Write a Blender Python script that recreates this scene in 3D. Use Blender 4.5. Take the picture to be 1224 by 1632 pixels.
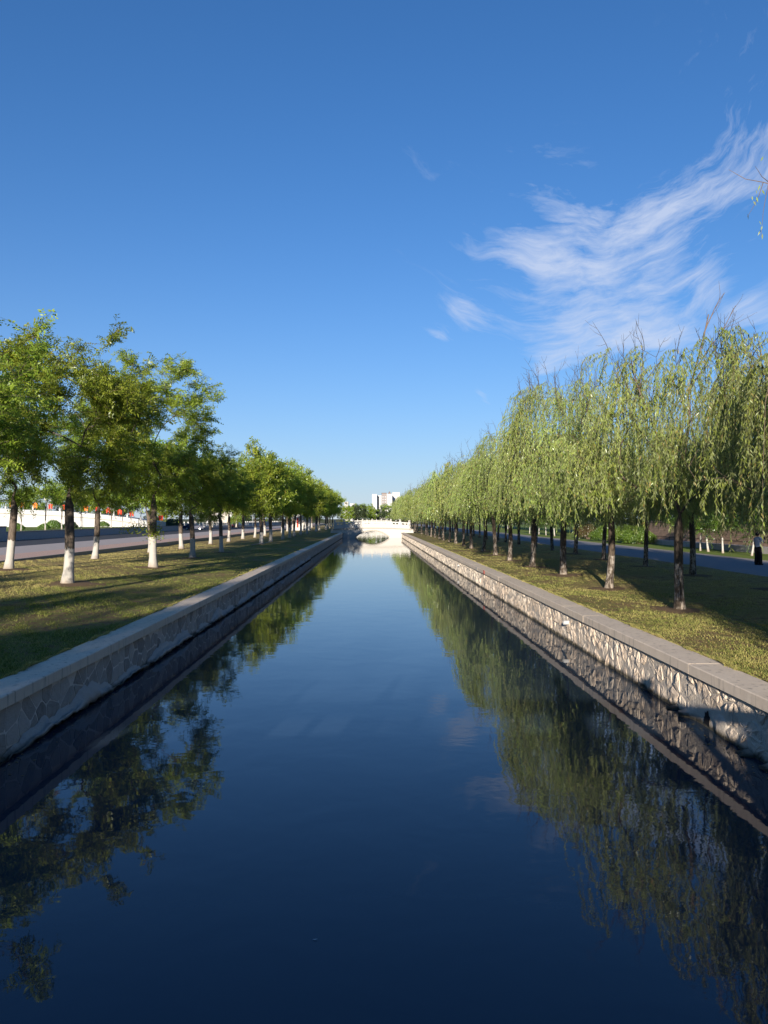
import bpy, math, random
import numpy as np

R = math.radians
scene = bpy.context.scene
for o in list(bpy.data.objects):
    bpy.data.objects.remove(o)
C = scene.collection

# ------------------------------------------------------------------ camera
CAM_Z = 2.35
F = 1226.0                                   # focal length in pixels of the 1632 px tall photograph
cam_d = bpy.data.cameras.new('camera')
cam = bpy.data.objects.new('camera', cam_d)
C.objects.link(cam)
cam_d.sensor_fit = 'VERTICAL'
cam_d.sensor_height = 24.0
cam_d.lens = 24.0 * F / 1632.0
cam_d.clip_start = 0.05
cam_d.clip_end = 9000.0
cam.location = (0, 0, CAM_Z)
cam.rotation_euler = (R(90 + 0.514), 0, R(-0.935))
scene.camera = cam

# ------------------------------------------------------------------ daylight
SUN_DIR = np.array((0.19, 1.0, -0.208))      # the way the light travels
SUN_DIR = SUN_DIR / np.linalg.norm(SUN_DIR)
SUN_EL = math.asin(-SUN_DIR[2])
SUN_AZ = math.atan2(-SUN_DIR[0], -SUN_DIR[1])  # clockwise from +Y
SKY_STRENGTH = 0.099
sun_d = bpy.data.lights.new('sun', 'SUN')
sun_d.energy = 5.0
sun_d.angle = R(0.5)
sun_d.color = (1.0, 0.91, 0.78)
sun = bpy.data.objects.new('sun', sun_d)
C.objects.link(sun)
sun.location = (-10, -40, 30)
from mathutils import Vector
sun.rotation_euler = Vector(SUN_DIR).to_track_quat('-Z', 'Y').to_euler()

world = bpy.data.worlds.new('World')
scene.world = world
world.use_nodes = True
WN, WL = world.node_tree.nodes, world.node_tree.links
WN.clear()


def wmath(op, a, b=None, c=None, clamp=False):
    n = WN.new('ShaderNodeMath')
    n.operation = op
    n.use_clamp = clamp
    for i, x in enumerate((a, b, c)):
        if x is None:
            continue
        if isinstance(x, (int, float)):
            n.inputs[i].default_value = x
        else:
            WL.new(x, n.inputs[i])
    return n.outputs[0]


def wnoise(vec, scale, detail=6, rough=0.6, dist=0.0):
    n = WN.new('ShaderNodeTexNoise')
    n.inputs['Scale'].default_value = scale
    n.inputs['Detail'].default_value = detail
    n.inputs['Roughness'].default_value = rough
    n.inputs['Distortion'].default_value = dist
    WL.new(vec, n.inputs['Vector'])
    return n.outputs['Fac']


def wcomb(x, y, z=0.0):
    n = WN.new('ShaderNodeCombineXYZ')
    for i, s in enumerate((x, y, z)):
        if isinstance(s, (int, float)):
            n.inputs[i].default_value = s
        else:
            WL.new(s, n.inputs[i])
    return n.outputs[0]


sky = WN.new('ShaderNodeTexSky')
sky.sky_type = 'NISHITA'
sky.sun_disc = False
sky.sun_elevation = SUN_EL
sky.sun_rotation = SUN_AZ
sky.altitude = 0
sky.air_density = 1.0
sky.dust_density = 0.0
sky.ozone_density = 8.0
bg = WN.new('ShaderNodeBackground')
bg.inputs['Strength'].default_value = SKY_STRENGTH
gam = WN.new('ShaderNodeGamma')
gam.inputs['Gamma'].default_value = 0.9
WL.new(sky.outputs[0], gam.inputs['Color'])
WL.new(gam.outputs[0], bg.inputs['Color'])
# high cirrus, laid out by direction from the ground (u = east, v = up, both per unit north)
tc = WN.new('ShaderNodeTexCoord')
sp = WN.new('ShaderNodeSeparateXYZ')
WL.new(tc.outputs['Generated'], sp.inputs[0])
yy = wmath('MAXIMUM', sp.outputs[1], 0.05)
U = wmath('DIVIDE', sp.outputs[0], yy)
V = wmath('DIVIDE', sp.outputs[2], yy)
UV = wcomb(U, V)
w1 = wmath('SUBTRACT', wnoise(UV, 5.0, 3), 0.5)
w2 = wmath('SUBTRACT', wnoise(wcomb(V, U, 3.7), 4.0, 3), 0.5)
Uw = wmath('MULTIPLY_ADD', w1, 0.055, U)
Vw = wmath('MULTIPLY_ADD', w2, 0.045, V)
Us = wmath('MULTIPLY_ADD', w1, 0.10, U)
Vs = wmath('MULTIPLY_ADD', w2, 0.09, V)


def blob(px, py, sx, sy, amp, rot=0.0):
    u0, v0 = (px - 592) / F, (827 - py) / F
    c, s = math.cos(R(rot)), math.sin(R(rot))
    du, dv = wmath('SUBTRACT', Uw, u0), wmath('SUBTRACT', Vw, v0)
    a = wmath('MULTIPLY', wmath('ADD', wmath('MULTIPLY', du, c), wmath('MULTIPLY', dv, s)), F / sx)
    b = wmath('MULTIPLY', wmath('SUBTRACT', wmath('MULTIPLY', dv, c), wmath('MULTIPLY', du, s)), F / sy)
    e = wmath('ADD', wmath('MULTIPLY', a, a), wmath('MULTIPLY', b, b))
    return wmath('MULTIPLY', wmath('EXPONENT', wmath('MULTIPLY', e, -1.0)), amp)


mask = None
for bl in ((900, 400, 185, 46, 1.0, -2), (1020, 370, 130, 50, 1.0, 22), (960, 455, 145, 52, 1.0, 4), (950, 520, 135, 42, 0.9, -6), (1040, 515, 100, 55, 1.0, 0),
           (1140, 285, 130, 44, 1.0, 22), (1220, 225, 85, 85, 0.9, 40), (900, 310, 130, 70, 0.60, -35), (742, 492, 50, 26, 0.85, -35),
           (700, 530, 38, 13, 0.8, -20), (905, 568, 80, 24, 0.9, -12), (1145, 458, 28, 26, 1.0, 30), (1215, 500, 50, 36, 0.95, 20),
           (872, 580, 20, 11, 0.9, 0), (770, 622, 28, 9, 0.85, -40), (1180, 60, 130, 70, 0.36, 30), (690, 270, 90, 40, 0.30, -30), (1190, 400, 90, 50, 0.42, 20)):
    b = blob(*bl)
    mask = b if mask is None else wmath('ADD', mask, b)
# streaks bend round a point high above the cloud
cu, cv = (890 - 592) / F, (827 - 20) / F
du, dv = wmath('SUBTRACT', Us, cu), wmath('SUBTRACT', Vs, cv)
rad = wmath('SQRT', wmath('ADD', wmath('MULTIPLY', du, du), wmath('MULTIPLY', dv, dv)))
ang = wmath('ARCTAN2', du, wmath('MULTIPLY', dv, -1.0))
st1 = wnoise(wcomb(wmath('MULTIPLY', rad, 26.0), wmath('MULTIPLY', ang, 2.2), 1.3), 1.0, 7, 0.60, 0.35)
st2 = wnoise(wcomb(wmath('MULTIPLY', rad, 95.0), wmath('MULTIPLY', ang, 7.0), 5.1), 1.0, 6, 0.65, 0.5)
st = wmath('ADD', wmath('MULTIPLY', st1, 0.68), wmath('MULTIPLY', st2, 0.32))
# the denser the cloud, the lower the noise value that still shows
st = wmath('MULTIPLY', wmath('ADD', wmath('MULTIPLY', wmath('SUBTRACT', st, 0.515), 2.1), wmath('MULTIPLY_ADD', wmath('MINIMUM', mask, 1.25), 0.42, -0.20)), 1.9, clamp=True)
cl = wmath('MULTIPLY', wmath('MINIMUM', wmath('MULTIPLY', mask, 1.25), 1.0), st)
cl = wmath('MULTIPLY', cl, wmath('GREATER_THAN', sp.outputs[1], 0.06))
cl = wmath('MULTIPLY', cl, 0.74, clamp=True)
bg2 = WN.new('ShaderNodeBackground')
bg2.inputs['Color'].default_value = (0.62, 0.69, 0.86, 1)
bg2.inputs['Strength'].default_value = 0.56
mx = WN.new('ShaderNodeMixShader')
WL.new(cl, mx.inputs[0])
WL.new(bg.outputs[0], mx.inputs[1])
WL.new(bg2.outputs[0], mx.inputs[2])
# pale haze low over the whole horizon
hz = wmath('MULTIPLY', wmath('EXPONENT', wmath('MULTIPLY', wmath('MAXIMUM', sp.outputs[2], 0.0), -8.5)), 0.88)
bg3 = WN.new('ShaderNodeBackground')
bg3.inputs['Color'].default_value = (0.62, 0.70, 0.79, 1)
bg3.inputs['Strength'].default_value = 0.54
mx2 = WN.new('ShaderNodeMixShader')
WL.new(hz, mx2.inputs[0])
WL.new(mx.outputs[0], mx2.inputs[1])
WL.new(bg3.outputs[0], mx2.inputs[2])
wo = WN.new('ShaderNodeOutputWorld')
WL.new(mx2.outputs[0], wo.inputs[0])

scene.view_settings.view_transform = 'Standard'
scene.view_settings.look = 'None'
scene.view_settings.gamma = 1.0
scene.view_settings.use_curve_mapping = False
scene.view_settings.exposure = 0.92
scene.render.engine = 'CYCLES'
scene.cycles.max_bounces = 6
scene.cycles.diffuse_bounces = 3
scene.cycles.transmission_bounces = 4
scene.cycles.transparent_max_bounces = 8
scene.cycles.caustics_reflective = False
scene.cycles.caustics_refractive = False


# ------------------------------------------------------------------ mesh helpers
class MB:
    """collects pieces and links them as ONE mesh object"""

    def __init__(self):
        self.v, self.q, self.t, self.qm, self.tm, self.n, self.a = [], [], [], [], [], 0, []

    def add(self, V, Q=None, T=None, m=0, tint=0.5):
        V = np.asarray(V, dtype=np.float32).reshape(-1, 3)
        if Q is not None and len(Q):
            Q = np.asarray(Q, dtype=np.int64).reshape(-1, 4)
            self.q.append(Q + self.n)
            self.qm.append(np.full(len(Q), m, dtype=np.int32))
        if T is not None and len(T):
            T = np.asarray(T, dtype=np.int64).reshape(-1, 3)
            self.t.append(T + self.n)
            self.tm.append(np.full(len(T), m, dtype=np.int32))
        self.v.append(V)
        self.a.append(np.broadcast_to(np.asarray(tint, dtype=np.float32), (len(V),)))
        self.n += len(V)

    def box(self, x0, x1, y0, y1, z0, z1, m=0):
        V = [(x, y, z) for z in (z0, z1) for y in (y0, y1) for x in (x0, x1)]
        self.add(V, [(0, 2, 3, 1), (4, 5, 7, 6), (0, 1, 5, 4), (2, 6, 7, 3), (0, 4, 6, 2), (1, 3, 7, 5)], m=m)

    def tube(self, P, rad, k=6, m=0, cap=True):
        P = np.asarray(P, dtype=float)
        n = len(P)
        rad = np.broadcast_to(np.asarray(rad, dtype=float), (n,))
        T = np.gradient(P, axis=0)
        T /= np.linalg.norm(T, axis=1, keepdims=True) + 1e-9
        ref = np.array((1.0, 0, 0)) if abs(T[0][0]) < 0.8 else np.array((0, 1.0, 0))
        A = np.empty_like(P)
        for i in range(n):
            ref = ref - T[i] * ref.dot(T[i])
            ref = ref / (np.linalg.norm(ref) + 1e-9)
            A[i] = ref
        B = np.cross(T, A)
        th = np.arange(k) * 2 * np.pi / k
        V = P[:, None] + rad[:, None, None] * (np.cos(th)[None, :, None] * A[:, None] + np.sin(th)[None, :, None] * B[:, None])
        i = np.arange(n - 1)[:, None] * k
        j = np.arange(k)[None, :]
        j2 = (j + 1) % k
        Q = np.stack((i + j, i + j2, i + k + j2, i + k + j), -1).reshape(-1, 4)
        V = V.reshape(-1, 3)
        Tt = []
        if cap:
            V = np.vstack((V, P[:1], P[-1:]))
            for a in range(k):
                Tt.append((n * k, (a + 1) % k, a))
                Tt.append((n * k + 1, (n - 1) * k + a, (n - 1) * k + (a + 1) % k))
        self.add(V, Q, Tt, m)

    def lathe(self, prof, k=12, m=0, c=(0, 0, 0)):
        prof = np.asarray(prof, dtype=float)
        th = np.arange(k) * 2 * np.pi / k
        V = np.stack((prof[:, :1] * np.cos(th), prof[:, :1] * np.sin(th), np.repeat(prof[:, 1:], k, 1)), -1).reshape(-1, 3) + np.array(c)
        n = len(prof)
        i = np.arange(n - 1)[:, None] * k
        j = np.arange(k)[None, :]
        j2 = (j + 1) % k
        self.add(V, np.stack((i + j, i + j2, i + k + j2, i + k + j), -1).reshape(-1, 4), m=m)

    def mesh(self, name, mats, smooth=False, tint=False):
        me = bpy.data.meshes.new(name)
        V = np.vstack(self.v) if self.v else np.zeros((0, 3), np.float32)
        Q = np.vstack(self.q) if self.q else np.zeros((0, 4), np.int64)
        T = np.vstack(self.t) if self.t else np.zeros((0, 3), np.int64)
        me.vertices.add(len(V))
        me.vertices.foreach_set('co', V.astype(np.float32).ravel())
        loops = np.concatenate((Q.ravel(), T.ravel())).astype(np.int32)
        me.loops.add(len(loops))
        me.loops.foreach_set('vertex_index', loops)
        npoly = len(Q) + len(T)
        me.polygons.add(npoly)
        ls = np.concatenate((np.arange(len(Q)) * 4, len(Q) * 4 + np.arange(len(T)) * 3)).astype(np.int32)
        me.polygons.foreach_set('loop_start', ls)
        mi = np.concatenate(self.qm + self.tm) if npoly else np.zeros(0, np.int32)
        me.polygons.foreach_set('material_index', mi.astype(np.int32))
        me.polygons.foreach_set('use_smooth', np.full(npoly, bool(smooth)))
        for m in (mats if isinstance(mats, (list, tuple)) else [mats]):
            me.materials.append(m)
        if tint:
            at = me.attributes.new('tint', 'FLOAT', 'POINT')
            at.data.foreach_set('value', np.concatenate(self.a).astype(np.float32))
        me.update(calc_edges=True)
        return me

    def build(self, name, mats, parent=None, smooth=False, loc=(0, 0, 0), tint=False):
        return link(name, self.mesh(name, mats, smooth, tint), parent, loc)


def link(name, me, parent=None, loc=(0, 0, 0)):
    o = bpy.data.objects.new(name, me)
    C.objects.link(o)
    o.location = loc
    if parent:
        o.parent = parent
    return o


def tag(o, label=None, cat=None, group=None, kind=None):
    if label:
        o['label'] = label
    if cat:
        o['category'] = cat
    if group:
        o['group'] = group
    if kind:
        o['kind'] = kind
    return o


def thing(name, label, cat, loc=(0, 0, 0), rz=0.0, group=None):
    o = bpy.data.objects.new(name, None)
    C.objects.link(o)
    o.empty_display_size = 0.3
    o.location = loc
    o.rotation_euler = (0, 0, rz)
    return tag(o, label, cat, group)


KIDS = {}


def copy_tree(o, parent=None):
    c = o.copy()
    C.objects.link(c)
    c.parent = parent
    for ch in KIDS.get(o.name, ()):
        copy_tree(ch, c)
    return c


def proto(root):
    """remember the children of a thing so that it can be copied"""
    def rec(o):
        ks = [x for x in bpy.data.objects if x.parent == o]
        KIDS[o.name] = ks
        for k in ks:
            rec(k)
    rec(root)
    return root


# ------------------------------------------------------------------ materials
def new_mat(name):
    m = bpy.data.materials.new(name)
    m.use_nodes = True
    nt = m.node_tree
    for n in list(nt.nodes):
        nt.nodes.remove(n)
    out = nt.nodes.new('ShaderNodeOutputMaterial')
    return m, nt, out


class NT:
    def __init__(self, name):
        self.m, self.nt, self.out = new_mat(name)

    def n(self, t, **kw):
        x = self.nt.nodes.new(t)
        for k, v in kw.items():
            setattr(x, k, v)
        return x

    def l(self, a, b):
        self.nt.links.new(a, b)

    def put(self, sock, x):
        if isinstance(x, (int, float)):
            sock.default_value = x
        elif isinstance(x, (tuple, list)):
            sock.default_value = tuple(x) + ((1,) if len(x) == 3 and len(sock.default_value) == 4 else ())
        else:
            self.l(x, sock)

    def math(self, op, a, b=0.0, c=None, clamp=False):
        x = self.n('ShaderNodeMath', operation=op, use_clamp=clamp)
        self.put(x.inputs[0], a)
        self.put(x.inputs[1], b)
        if c is not None:
            self.put(x.inputs[2], c)
        return x.outputs[0]

    def mix(self, f, a, b, mode='MIX'):
        x = self.n('ShaderNodeMixRGB', blend_type=mode)
        self.put(x.inputs[0], f)
        self.put(x.inputs[1], a)
        self.put(x.inputs[2], b)
        return x.outputs[0]

    def coord(self, which='Object'):
        return self.n('ShaderNodeTexCoord').outputs[which]

    def pos(self):
        return self.n('ShaderNodeNewGeometry').outputs['Position']

    def scale(self, vec, s):
        x = self.n('ShaderNodeMapping')
        self.l(vec, x.inputs['Vector'])
        x.inputs['Scale'].default_value = s
        return x.outputs[0]

    def noise(self, vec, scale, detail=4, rough=0.55, dist=0.0):
        x = self.n('ShaderNodeTexNoise')
        self.l(vec, x.inputs['Vector'])
        x.inputs['Scale'].default_value = scale
        x.inputs['Detail'].default_value = detail
        x.inputs['Roughness'].default_value = rough
        x.inputs['Distortion'].default_value = dist
        return x.outputs['Fac']

    def ramp(self, f, a, b):
        """0 below a, 1 above b"""
        x = self.n('ShaderNodeMapRange')
        self.put(x.inputs['Value'], f)
        x.inputs['From Min'].default_value = a
        x.inputs['From Max'].default_value = b
        return x.outputs[0]

    def z(self, vec):
        x = self.n('ShaderNodeSeparateXYZ')
        self.l(vec, x.inputs[0])
        return x.outputs[2]

    def xyz(self, vec):
        x = self.n('ShaderNodeSeparateXYZ')
        self.l(vec, x.inputs[0])
        return x.outputs

    def rnd(self):
        return self.n('ShaderNodeObjectInfo').outputs['Random']

    def island(self):
        return self.n('ShaderNodeNewGeometry').outputs['Random Per Island']

    def attr(self, name):
        return self.n('ShaderNodeAttribute', attribute_name=name).outputs['Fac']

    def bump(self, h, strength=0.3, dist=0.02):
        x = self.n('ShaderNodeBump')
        x.inputs['Strength'].default_value = strength
        x.inputs['Distance'].default_value = dist
        self.l(h, x.inputs['Height'])
        return x.outputs[0]

    def bsdf(self, col, rough=0.8, normal=None, spec=0.3, metal=0.0):
        x = self.n('ShaderNodeBsdfPrincipled')
        self.put(x.inputs['Base Color'], col)
        self.put(x.inputs['Roughness'], rough)
        x.inputs['Specular IOR Level'].default_value = spec
        x.inputs['Metallic'].default_value = metal
        if normal is not None:
            self.l(normal, x.inputs['Normal'])
        self.l(x.outputs[0], self.out.inputs[0])
        return self.m


def plain(name, col, rough=0.7, spec=0.3, var=0.25, scale=6.0, metal=0.0):
    t = NT(name)
    n = t.noise(t.pos(), scale, 5, 0.6)
    k = tuple(c * (1 - var) for c in col)
    return t.bsdf(t.mix(n, k, tuple(min(1, c * (1 + var * 0.6)) for c in col)), rough, t.bump(n, 0.15, 0.01), spec, metal)


def leaf_mat(name, dark, mid, light, dry, dry_amt=0.06, trans=0.35, gloss=0.05, pale=None):
    t = NT(name)
    ti = t.attr('tint')
    isl = t.island()
    col = t.mix(t.ramp(ti, 0.0, 0.55), dark, mid)
    col = t.mix(t.ramp(ti, 0.5, 1.0), col, light)
    col = t.mix(t.math('MULTIPLY', isl, 0.45), col, light)
    col = t.mix(t.math('GREATER_THAN', isl, 1 - dry_amt), col, dry)
    hs = t.n('ShaderNodeHueSaturation')
    t.l(col, hs.inputs['Color'])
    t.l(t.math('MULTIPLY_ADD', t.rnd(), 0.030, 0.485), hs.inputs['Hue'])
    t.l(t.math('MULTIPLY_ADD', t.rnd(), 0.35, 0.83), hs.inputs['Value'])
    col = hs.outputs[0]
    if pale:
        col = t.mix(t.math('MULTIPLY', t.n('ShaderNodeNewGeometry').outputs['Backfacing'], 0.55), col, pale)
    d = t.n('ShaderNodeBsdfDiffuse')
    t.l(col, d.inputs[0])
    tr = t.n('ShaderNodeBsdfTranslucent')
    t.l(t.mix(0.5, col, light), tr.inputs[0])
    g = t.n('ShaderNodeBsdfGlossy')
    g.inputs['Roughness'].default_value = 0.38
    g.inputs[0].default_value = (0.9, 0.95, 0.9, 1)
    a = t.n('ShaderNodeMixShader')
    a.inputs[0].default_value = trans
    t.l(d.outputs[0], a.inputs[1])
    t.l(tr.outputs[0], a.inputs[2])
    b = t.n('ShaderNodeMixShader')
    b.inputs[0].default_value = gloss
    t.l(a.outputs[0], b.inputs[1])
    t.l(g.outputs[0], b.inputs[2])
    t.l(b.outputs[0], t.out.inputs[0])
    return t.m


def bark_mat(name, dark, light, wash, wash_h, wear):
    t = NT(name)
    o = t.coord()
    ls = t.scale(o, (1, 1, 0.22))
    n = t.noise(ls, 22, 6, 0.65)
    n2 = t.noise(o, 5, 4, 0.6)
    col = t.mix(t.ramp(n, 0.3, 0.7), dark, light)
    if wash is not None:
        edge = t.math('ADD', t.math('MULTIPLY_ADD', t.noise(o, 7, 4, 0.7), 0.40, t.math('MULTIPLY', t.rnd(), 0.30)), wash_h - 0.36)
        f = t.math('LESS_THAN', t.z(o), edge)
        worn = t.ramp(t.math('ADD', t.math('MULTIPLY', n, 0.6), t.math('MULTIPLY', n2, 0.4)), wear, wear + 0.08)
        f = t.math('MULTIPLY', f, worn)
        wc = t.mix(n2, tuple(c * 0.72 for c in wash), wash)
        wc = t.mix(t.ramp(t.math('ADD', t.z(o), t.math('MULTIPLY', n2, 0.3)), 0.42, 0.15), wc, (0.26, 0.21, 0.16))
        col = t.mix(f, col, wc)
    return t.bsdf(col, 0.9, t.bump(n, 0.6, 0.02), 0.15)


M = {}
M['leaf_round'] = leaf_mat('leaf_round', (0.075, 0.125, 0.020), (0.185, 0.275, 0.030), (0.38, 0.45, 0.055), (0.26, 0.22, 0.03), 0.03, 0.5, 0.025)
M['leaf_willow'] = leaf_mat('leaf_willow', (0.095, 0.140, 0.026), (0.215, 0.285, 0.046), (0.36, 0.42, 0.100), (0.36, 0.28, 0.08), 0.06, 0.38, 0.04, (0.34, 0.37, 0.22))
M['leaf_bush'] = leaf_mat('leaf_bush', (0.05, 0.10, 0.015), (0.10, 0.18, 0.02), (0.16, 0.25, 0.03), (0.16, 0.16, 0.03), 0.02)
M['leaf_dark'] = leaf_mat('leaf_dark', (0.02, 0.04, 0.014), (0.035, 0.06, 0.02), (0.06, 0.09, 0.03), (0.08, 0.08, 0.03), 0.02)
M['leaf_red'] = leaf_mat('leaf_red', (0.08, 0.04, 0.02), (0.14, 0.07, 0.03), (0.16, 0.14, 0.04), (0.10, 0.13, 0.03), 0.3)
M['bark'] = bark_mat('bark', (0.050, 0.038, 0.030), (0.17, 0.135, 0.105), (0.46, 0.43, 0.39), 1.32, 0.31)
M['bark_willow'] = bark_mat('bark_willow', (0.035, 0.026, 0.020), (0.13, 0.10, 0.075), (0.33, 0.29, 0.25), 1.2, 0.48)
M['bark_young'] = bark_mat('bark_young', (0.08, 0.06, 0.05), (0.2, 0.16, 0.12), (0.50, 0.47, 0.43), 1.15, 0.20)
M['twig'] = plain('twig', (0.17, 0.125, 0.095), 0.9, 0.1)
M['strand'] = plain('strand', (0.17, 0.16, 0.06), 0.8, 0.2)

# lawn
def lawn_mat(name, dry_x):
    t = NT(name)
    p = t.pos()
    n1 = t.noise(p, 0.35, 5, 0.6)
    n2 = t.noise(p, 3.0, 6, 0.7)
    n3 = t.noise(p, 40, 4, 0.7)
    g = t.mix(n3, (0.085, 0.100, 0.024), (0.20, 0.21, 0.055))
    dcol = t.mix(n3, (0.27, 0.19, 0.08), (0.56, 0.44, 0.19))
    s = t.xyz(p)
    base = t.ramp(s[0], dry_x[0], dry_x[1])
    f = t.math('ADD', t.math('MULTIPLY', t.ramp(n1, 0.35, 0.7), 0.65), t.math('MULTIPLY', base, 0.55))
    f = t.math('MULTIPLY', t.math('ADD', f, t.math('SUBTRACT', n2, 0.5)), 1.0, clamp=True)
    col = t.mix(f, g, dcol)
    soil = t.ramp(t.math('ADD', n2, t.math('MULTIPLY', n1, 0.5)), 0.74, 0.86)
    col = t.mix(soil, col, (0.22, 0.14, 0.08))
    return t.bsdf(col, 0.95, t.bump(t.math('ADD', n3, n2), 0.9, 0.05), 0.1)


M['lawn_left'] = lawn_mat('lawn_left', (-8.0, -14.5))
M['lawn_right'] = lawn_mat('lawn_right', (5.5, 11.0))
M['lawn_far'] = plain('lawn_far', (0.17, 0.22, 0.045), 0.95, 0.1, 0.35, 6.0)


def blade_mat(name, cols, dry):
    t = NT(name)
    isl = t.island()
    p = t.pos()
    n = t.noise(p, 0.5, 4, 0.6)
    col = t.mix(isl, cols[0], cols[1])
    ti = t.attr('tint')
    col = t.mix(t.ramp(t.math('ADD', t.math('MULTIPLY', isl, 0.25), t.math('ADD', t.math('MULTIPLY', n, 0.6), t.math('MULTIPLY', ti, 0.55))), 0.42, 0.85), col, dry)
    d = t.n('ShaderNodeBsdfDiffuse')
    t.l(col, d.inputs[0])
    tr = t.n('ShaderNodeBsdfTranslucent')
    t.l(col, tr.inputs[0])
    a = t.n('ShaderNodeMixShader')
    a.inputs[0].default_value = 0.3
    t.l(d.outputs[0], a.inputs[1])
    t.l(tr.outputs[0], a.inputs[2])
    t.l(a.outputs[0], t.out.inputs[0])
    return t.m


M['blade'] = blade_mat('blade', ((0.10, 0.135, 0.028), (0.25, 0.29, 0.07)), (0.60, 0.48, 0.20))
M['litter'] = blade_mat('litter', ((0.22, 0.14, 0.06), (0.46, 0.36, 0.17)), (0.34, 0.24, 0.10))

# stone and concrete
def stone_mat(name, a, b, warm, wet=True, mixw=0.55):
    t = NT(name)
    p = t.pos()
    n = t.noise(p, 9, 6, 0.65)
    n2 = t.noise(p, 45, 4, 0.6)
    col = t.mix(n, a, b)
    col = t.mix(t.math('MULTIPLY', t.rnd(), mixw), col, warm)
    if wet:
        zz = t.math('ADD', t.z(p), t.math('MULTIPLY', t.math('SUBTRACT', t.noise(p, 3, 3), 0.5), 0.14))
        col = t.mix(t.ramp(zz, -0.68, -0.76), col, (0.07, 0.062, 0.045))
    return t.bsdf(col, 0.85, t.bump(t.math('ADD', n, t.math('MULTIPLY', n2, 0.5)), 0.9, 0.035), 0.2)


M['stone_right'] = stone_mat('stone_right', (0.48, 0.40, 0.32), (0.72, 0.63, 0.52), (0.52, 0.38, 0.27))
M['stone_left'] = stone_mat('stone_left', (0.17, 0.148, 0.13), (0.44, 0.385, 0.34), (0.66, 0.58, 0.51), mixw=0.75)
M['mortar_right'] = stone_mat('mortar_right', (0.46, 0.39, 0.32), (0.62, 0.54, 0.45), (0.52, 0.45, 0.37))
M['mortar_left'] = stone_mat('mortar_left', (0.66, 0.58, 0.51), (0.80, 0.72, 0.64), (0.66, 0.58, 0.5))
M['cement'] = stone_mat('cement', (0.42, 0.37, 0.325), (0.62, 0.55, 0.485), (0.5, 0.43, 0.38))


def coping_mat():
    t = NT('coping')
    p = t.pos()
    n = t.noise(p, 3.5, 6, 0.65)
    streak = t.noise(t.scale(p, (6, 6, 0.6)), 1.6, 4, 0.6)
    n2 = t.noise(p, 60, 3, 0.6)
    col = t.mix(n, (0.56, 0.455, 0.355), (0.78, 0.65, 0.51))
    col = t.mix(t.math('MULTIPLY', t.rnd(), 0.35), col, (0.52, 0.42, 0.32))
    col = t.mix(t.math('MULTIPLY', t.ramp(streak, 0.56, 0.70), 0.55), col, (0.10, 0.09, 0.08))
    col = t.mix(t.math('MULTIPLY', t.ramp(n2, 0.6, 0.8), 0.35), col, (0.15, 0.13, 0.11))
    return t.bsdf(col, 0.85, t.bump(t.math('ADD', n, t.math('MULTIPLY', n2, 0.5)), 0.35, 0.01), 0.2)


M['coping'] = coping_mat()
M['marble'] = plain('marble', (0.45, 0.43, 0.395), 0.6, 0.3, 0.10, 2.5)
M['marble_dark'] = plain('marble_dark', (0.33, 0.30, 0.26), 0.7, 0.2, 0.15, 2.0)
M['white_paint'] = plain('white_paint', (0.45, 0.44, 0.43), 0.6, 0.3, 0.06, 1.0)
M['cream_paint'] = plain('cream_paint', (0.44, 0.40, 0.35), 0.7, 0.3, 0.08, 1.0)
M['taupe_paint'] = plain('taupe_paint', (0.23, 0.20, 0.19), 0.7, 0.3, 0.08, 0.3)
M['roof_dark'] = plain('roof_dark', (0.14, 0.10, 0.09), 0.7, 0.3, 0.1, 0.5)
M['window_dark'] = plain('window_dark', (0.35, 0.40, 0.45), 0.25, 0.5, 0.15, 0.3)
M['asphalt_path'] = plain('asphalt_path', (0.24, 0.235, 0.24), 0.9, 0.2, 0.2, 3.0)
M['asphalt_road'] = plain('asphalt_road', (0.46, 0.39, 0.35), 0.9, 0.2, 0.2, 2.0)
M['road_dark'] = plain('road_dark', (0.060, 0.060, 0.066), 0.9, 0.2, 0.2, 2.0)
M['earth'] = plain('earth', (0.12, 0.12, 0.05), 0.95, 0.1, 0.4, 0.8)
M['kerb'] = plain('kerb', (0.36, 0.33, 0.30), 0.85, 0.2, 0.2, 4.0)
M['granite'] = plain('granite', (0.46, 0.42, 0.41), 0.8, 0.2, 0.25, 3.0)
M['red'] = plain('red', (0.55, 0.05, 0.025), 0.7, 0.2, 0.1)
M['orange'] = plain('orange', (0.75, 0.20, 0.03), 0.7, 0.2, 0.1)
M['navy'] = plain('navy', (0.012, 0.018, 0.05), 0.5, 0.3, 0.05)
M['maroon'] = plain('maroon', (0.05, 0.015, 0.02), 0.3, 0.6, 0.05)
M['glass'] = plain('glass', (0.02, 0.025, 0.03), 0.05, 0.8, 0.05)
M['rubber'] = plain('rubber', (0.02, 0.02, 0.02), 0.8, 0.2, 0.1)
M['alloy'] = plain('alloy', (0.5, 0.5, 0.5), 0.35, 0.5, 0.05, metal=0.8)
M['lamp_glass'] = plain('lamp_glass', (0.8, 0.78, 0.72), 0.3, 0.5, 0.03)
M['black'] = plain('black', (0.012, 0.011, 0.012), 0.8, 0.2, 0.2)
M['skin'] = plain('skin', (0.50, 0.32, 0.23), 0.6, 0.3, 0.05)
M['shirt'] = plain('shirt', (0.36, 0.37, 0.40), 0.8, 0.2, 0.08, 12)


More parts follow.
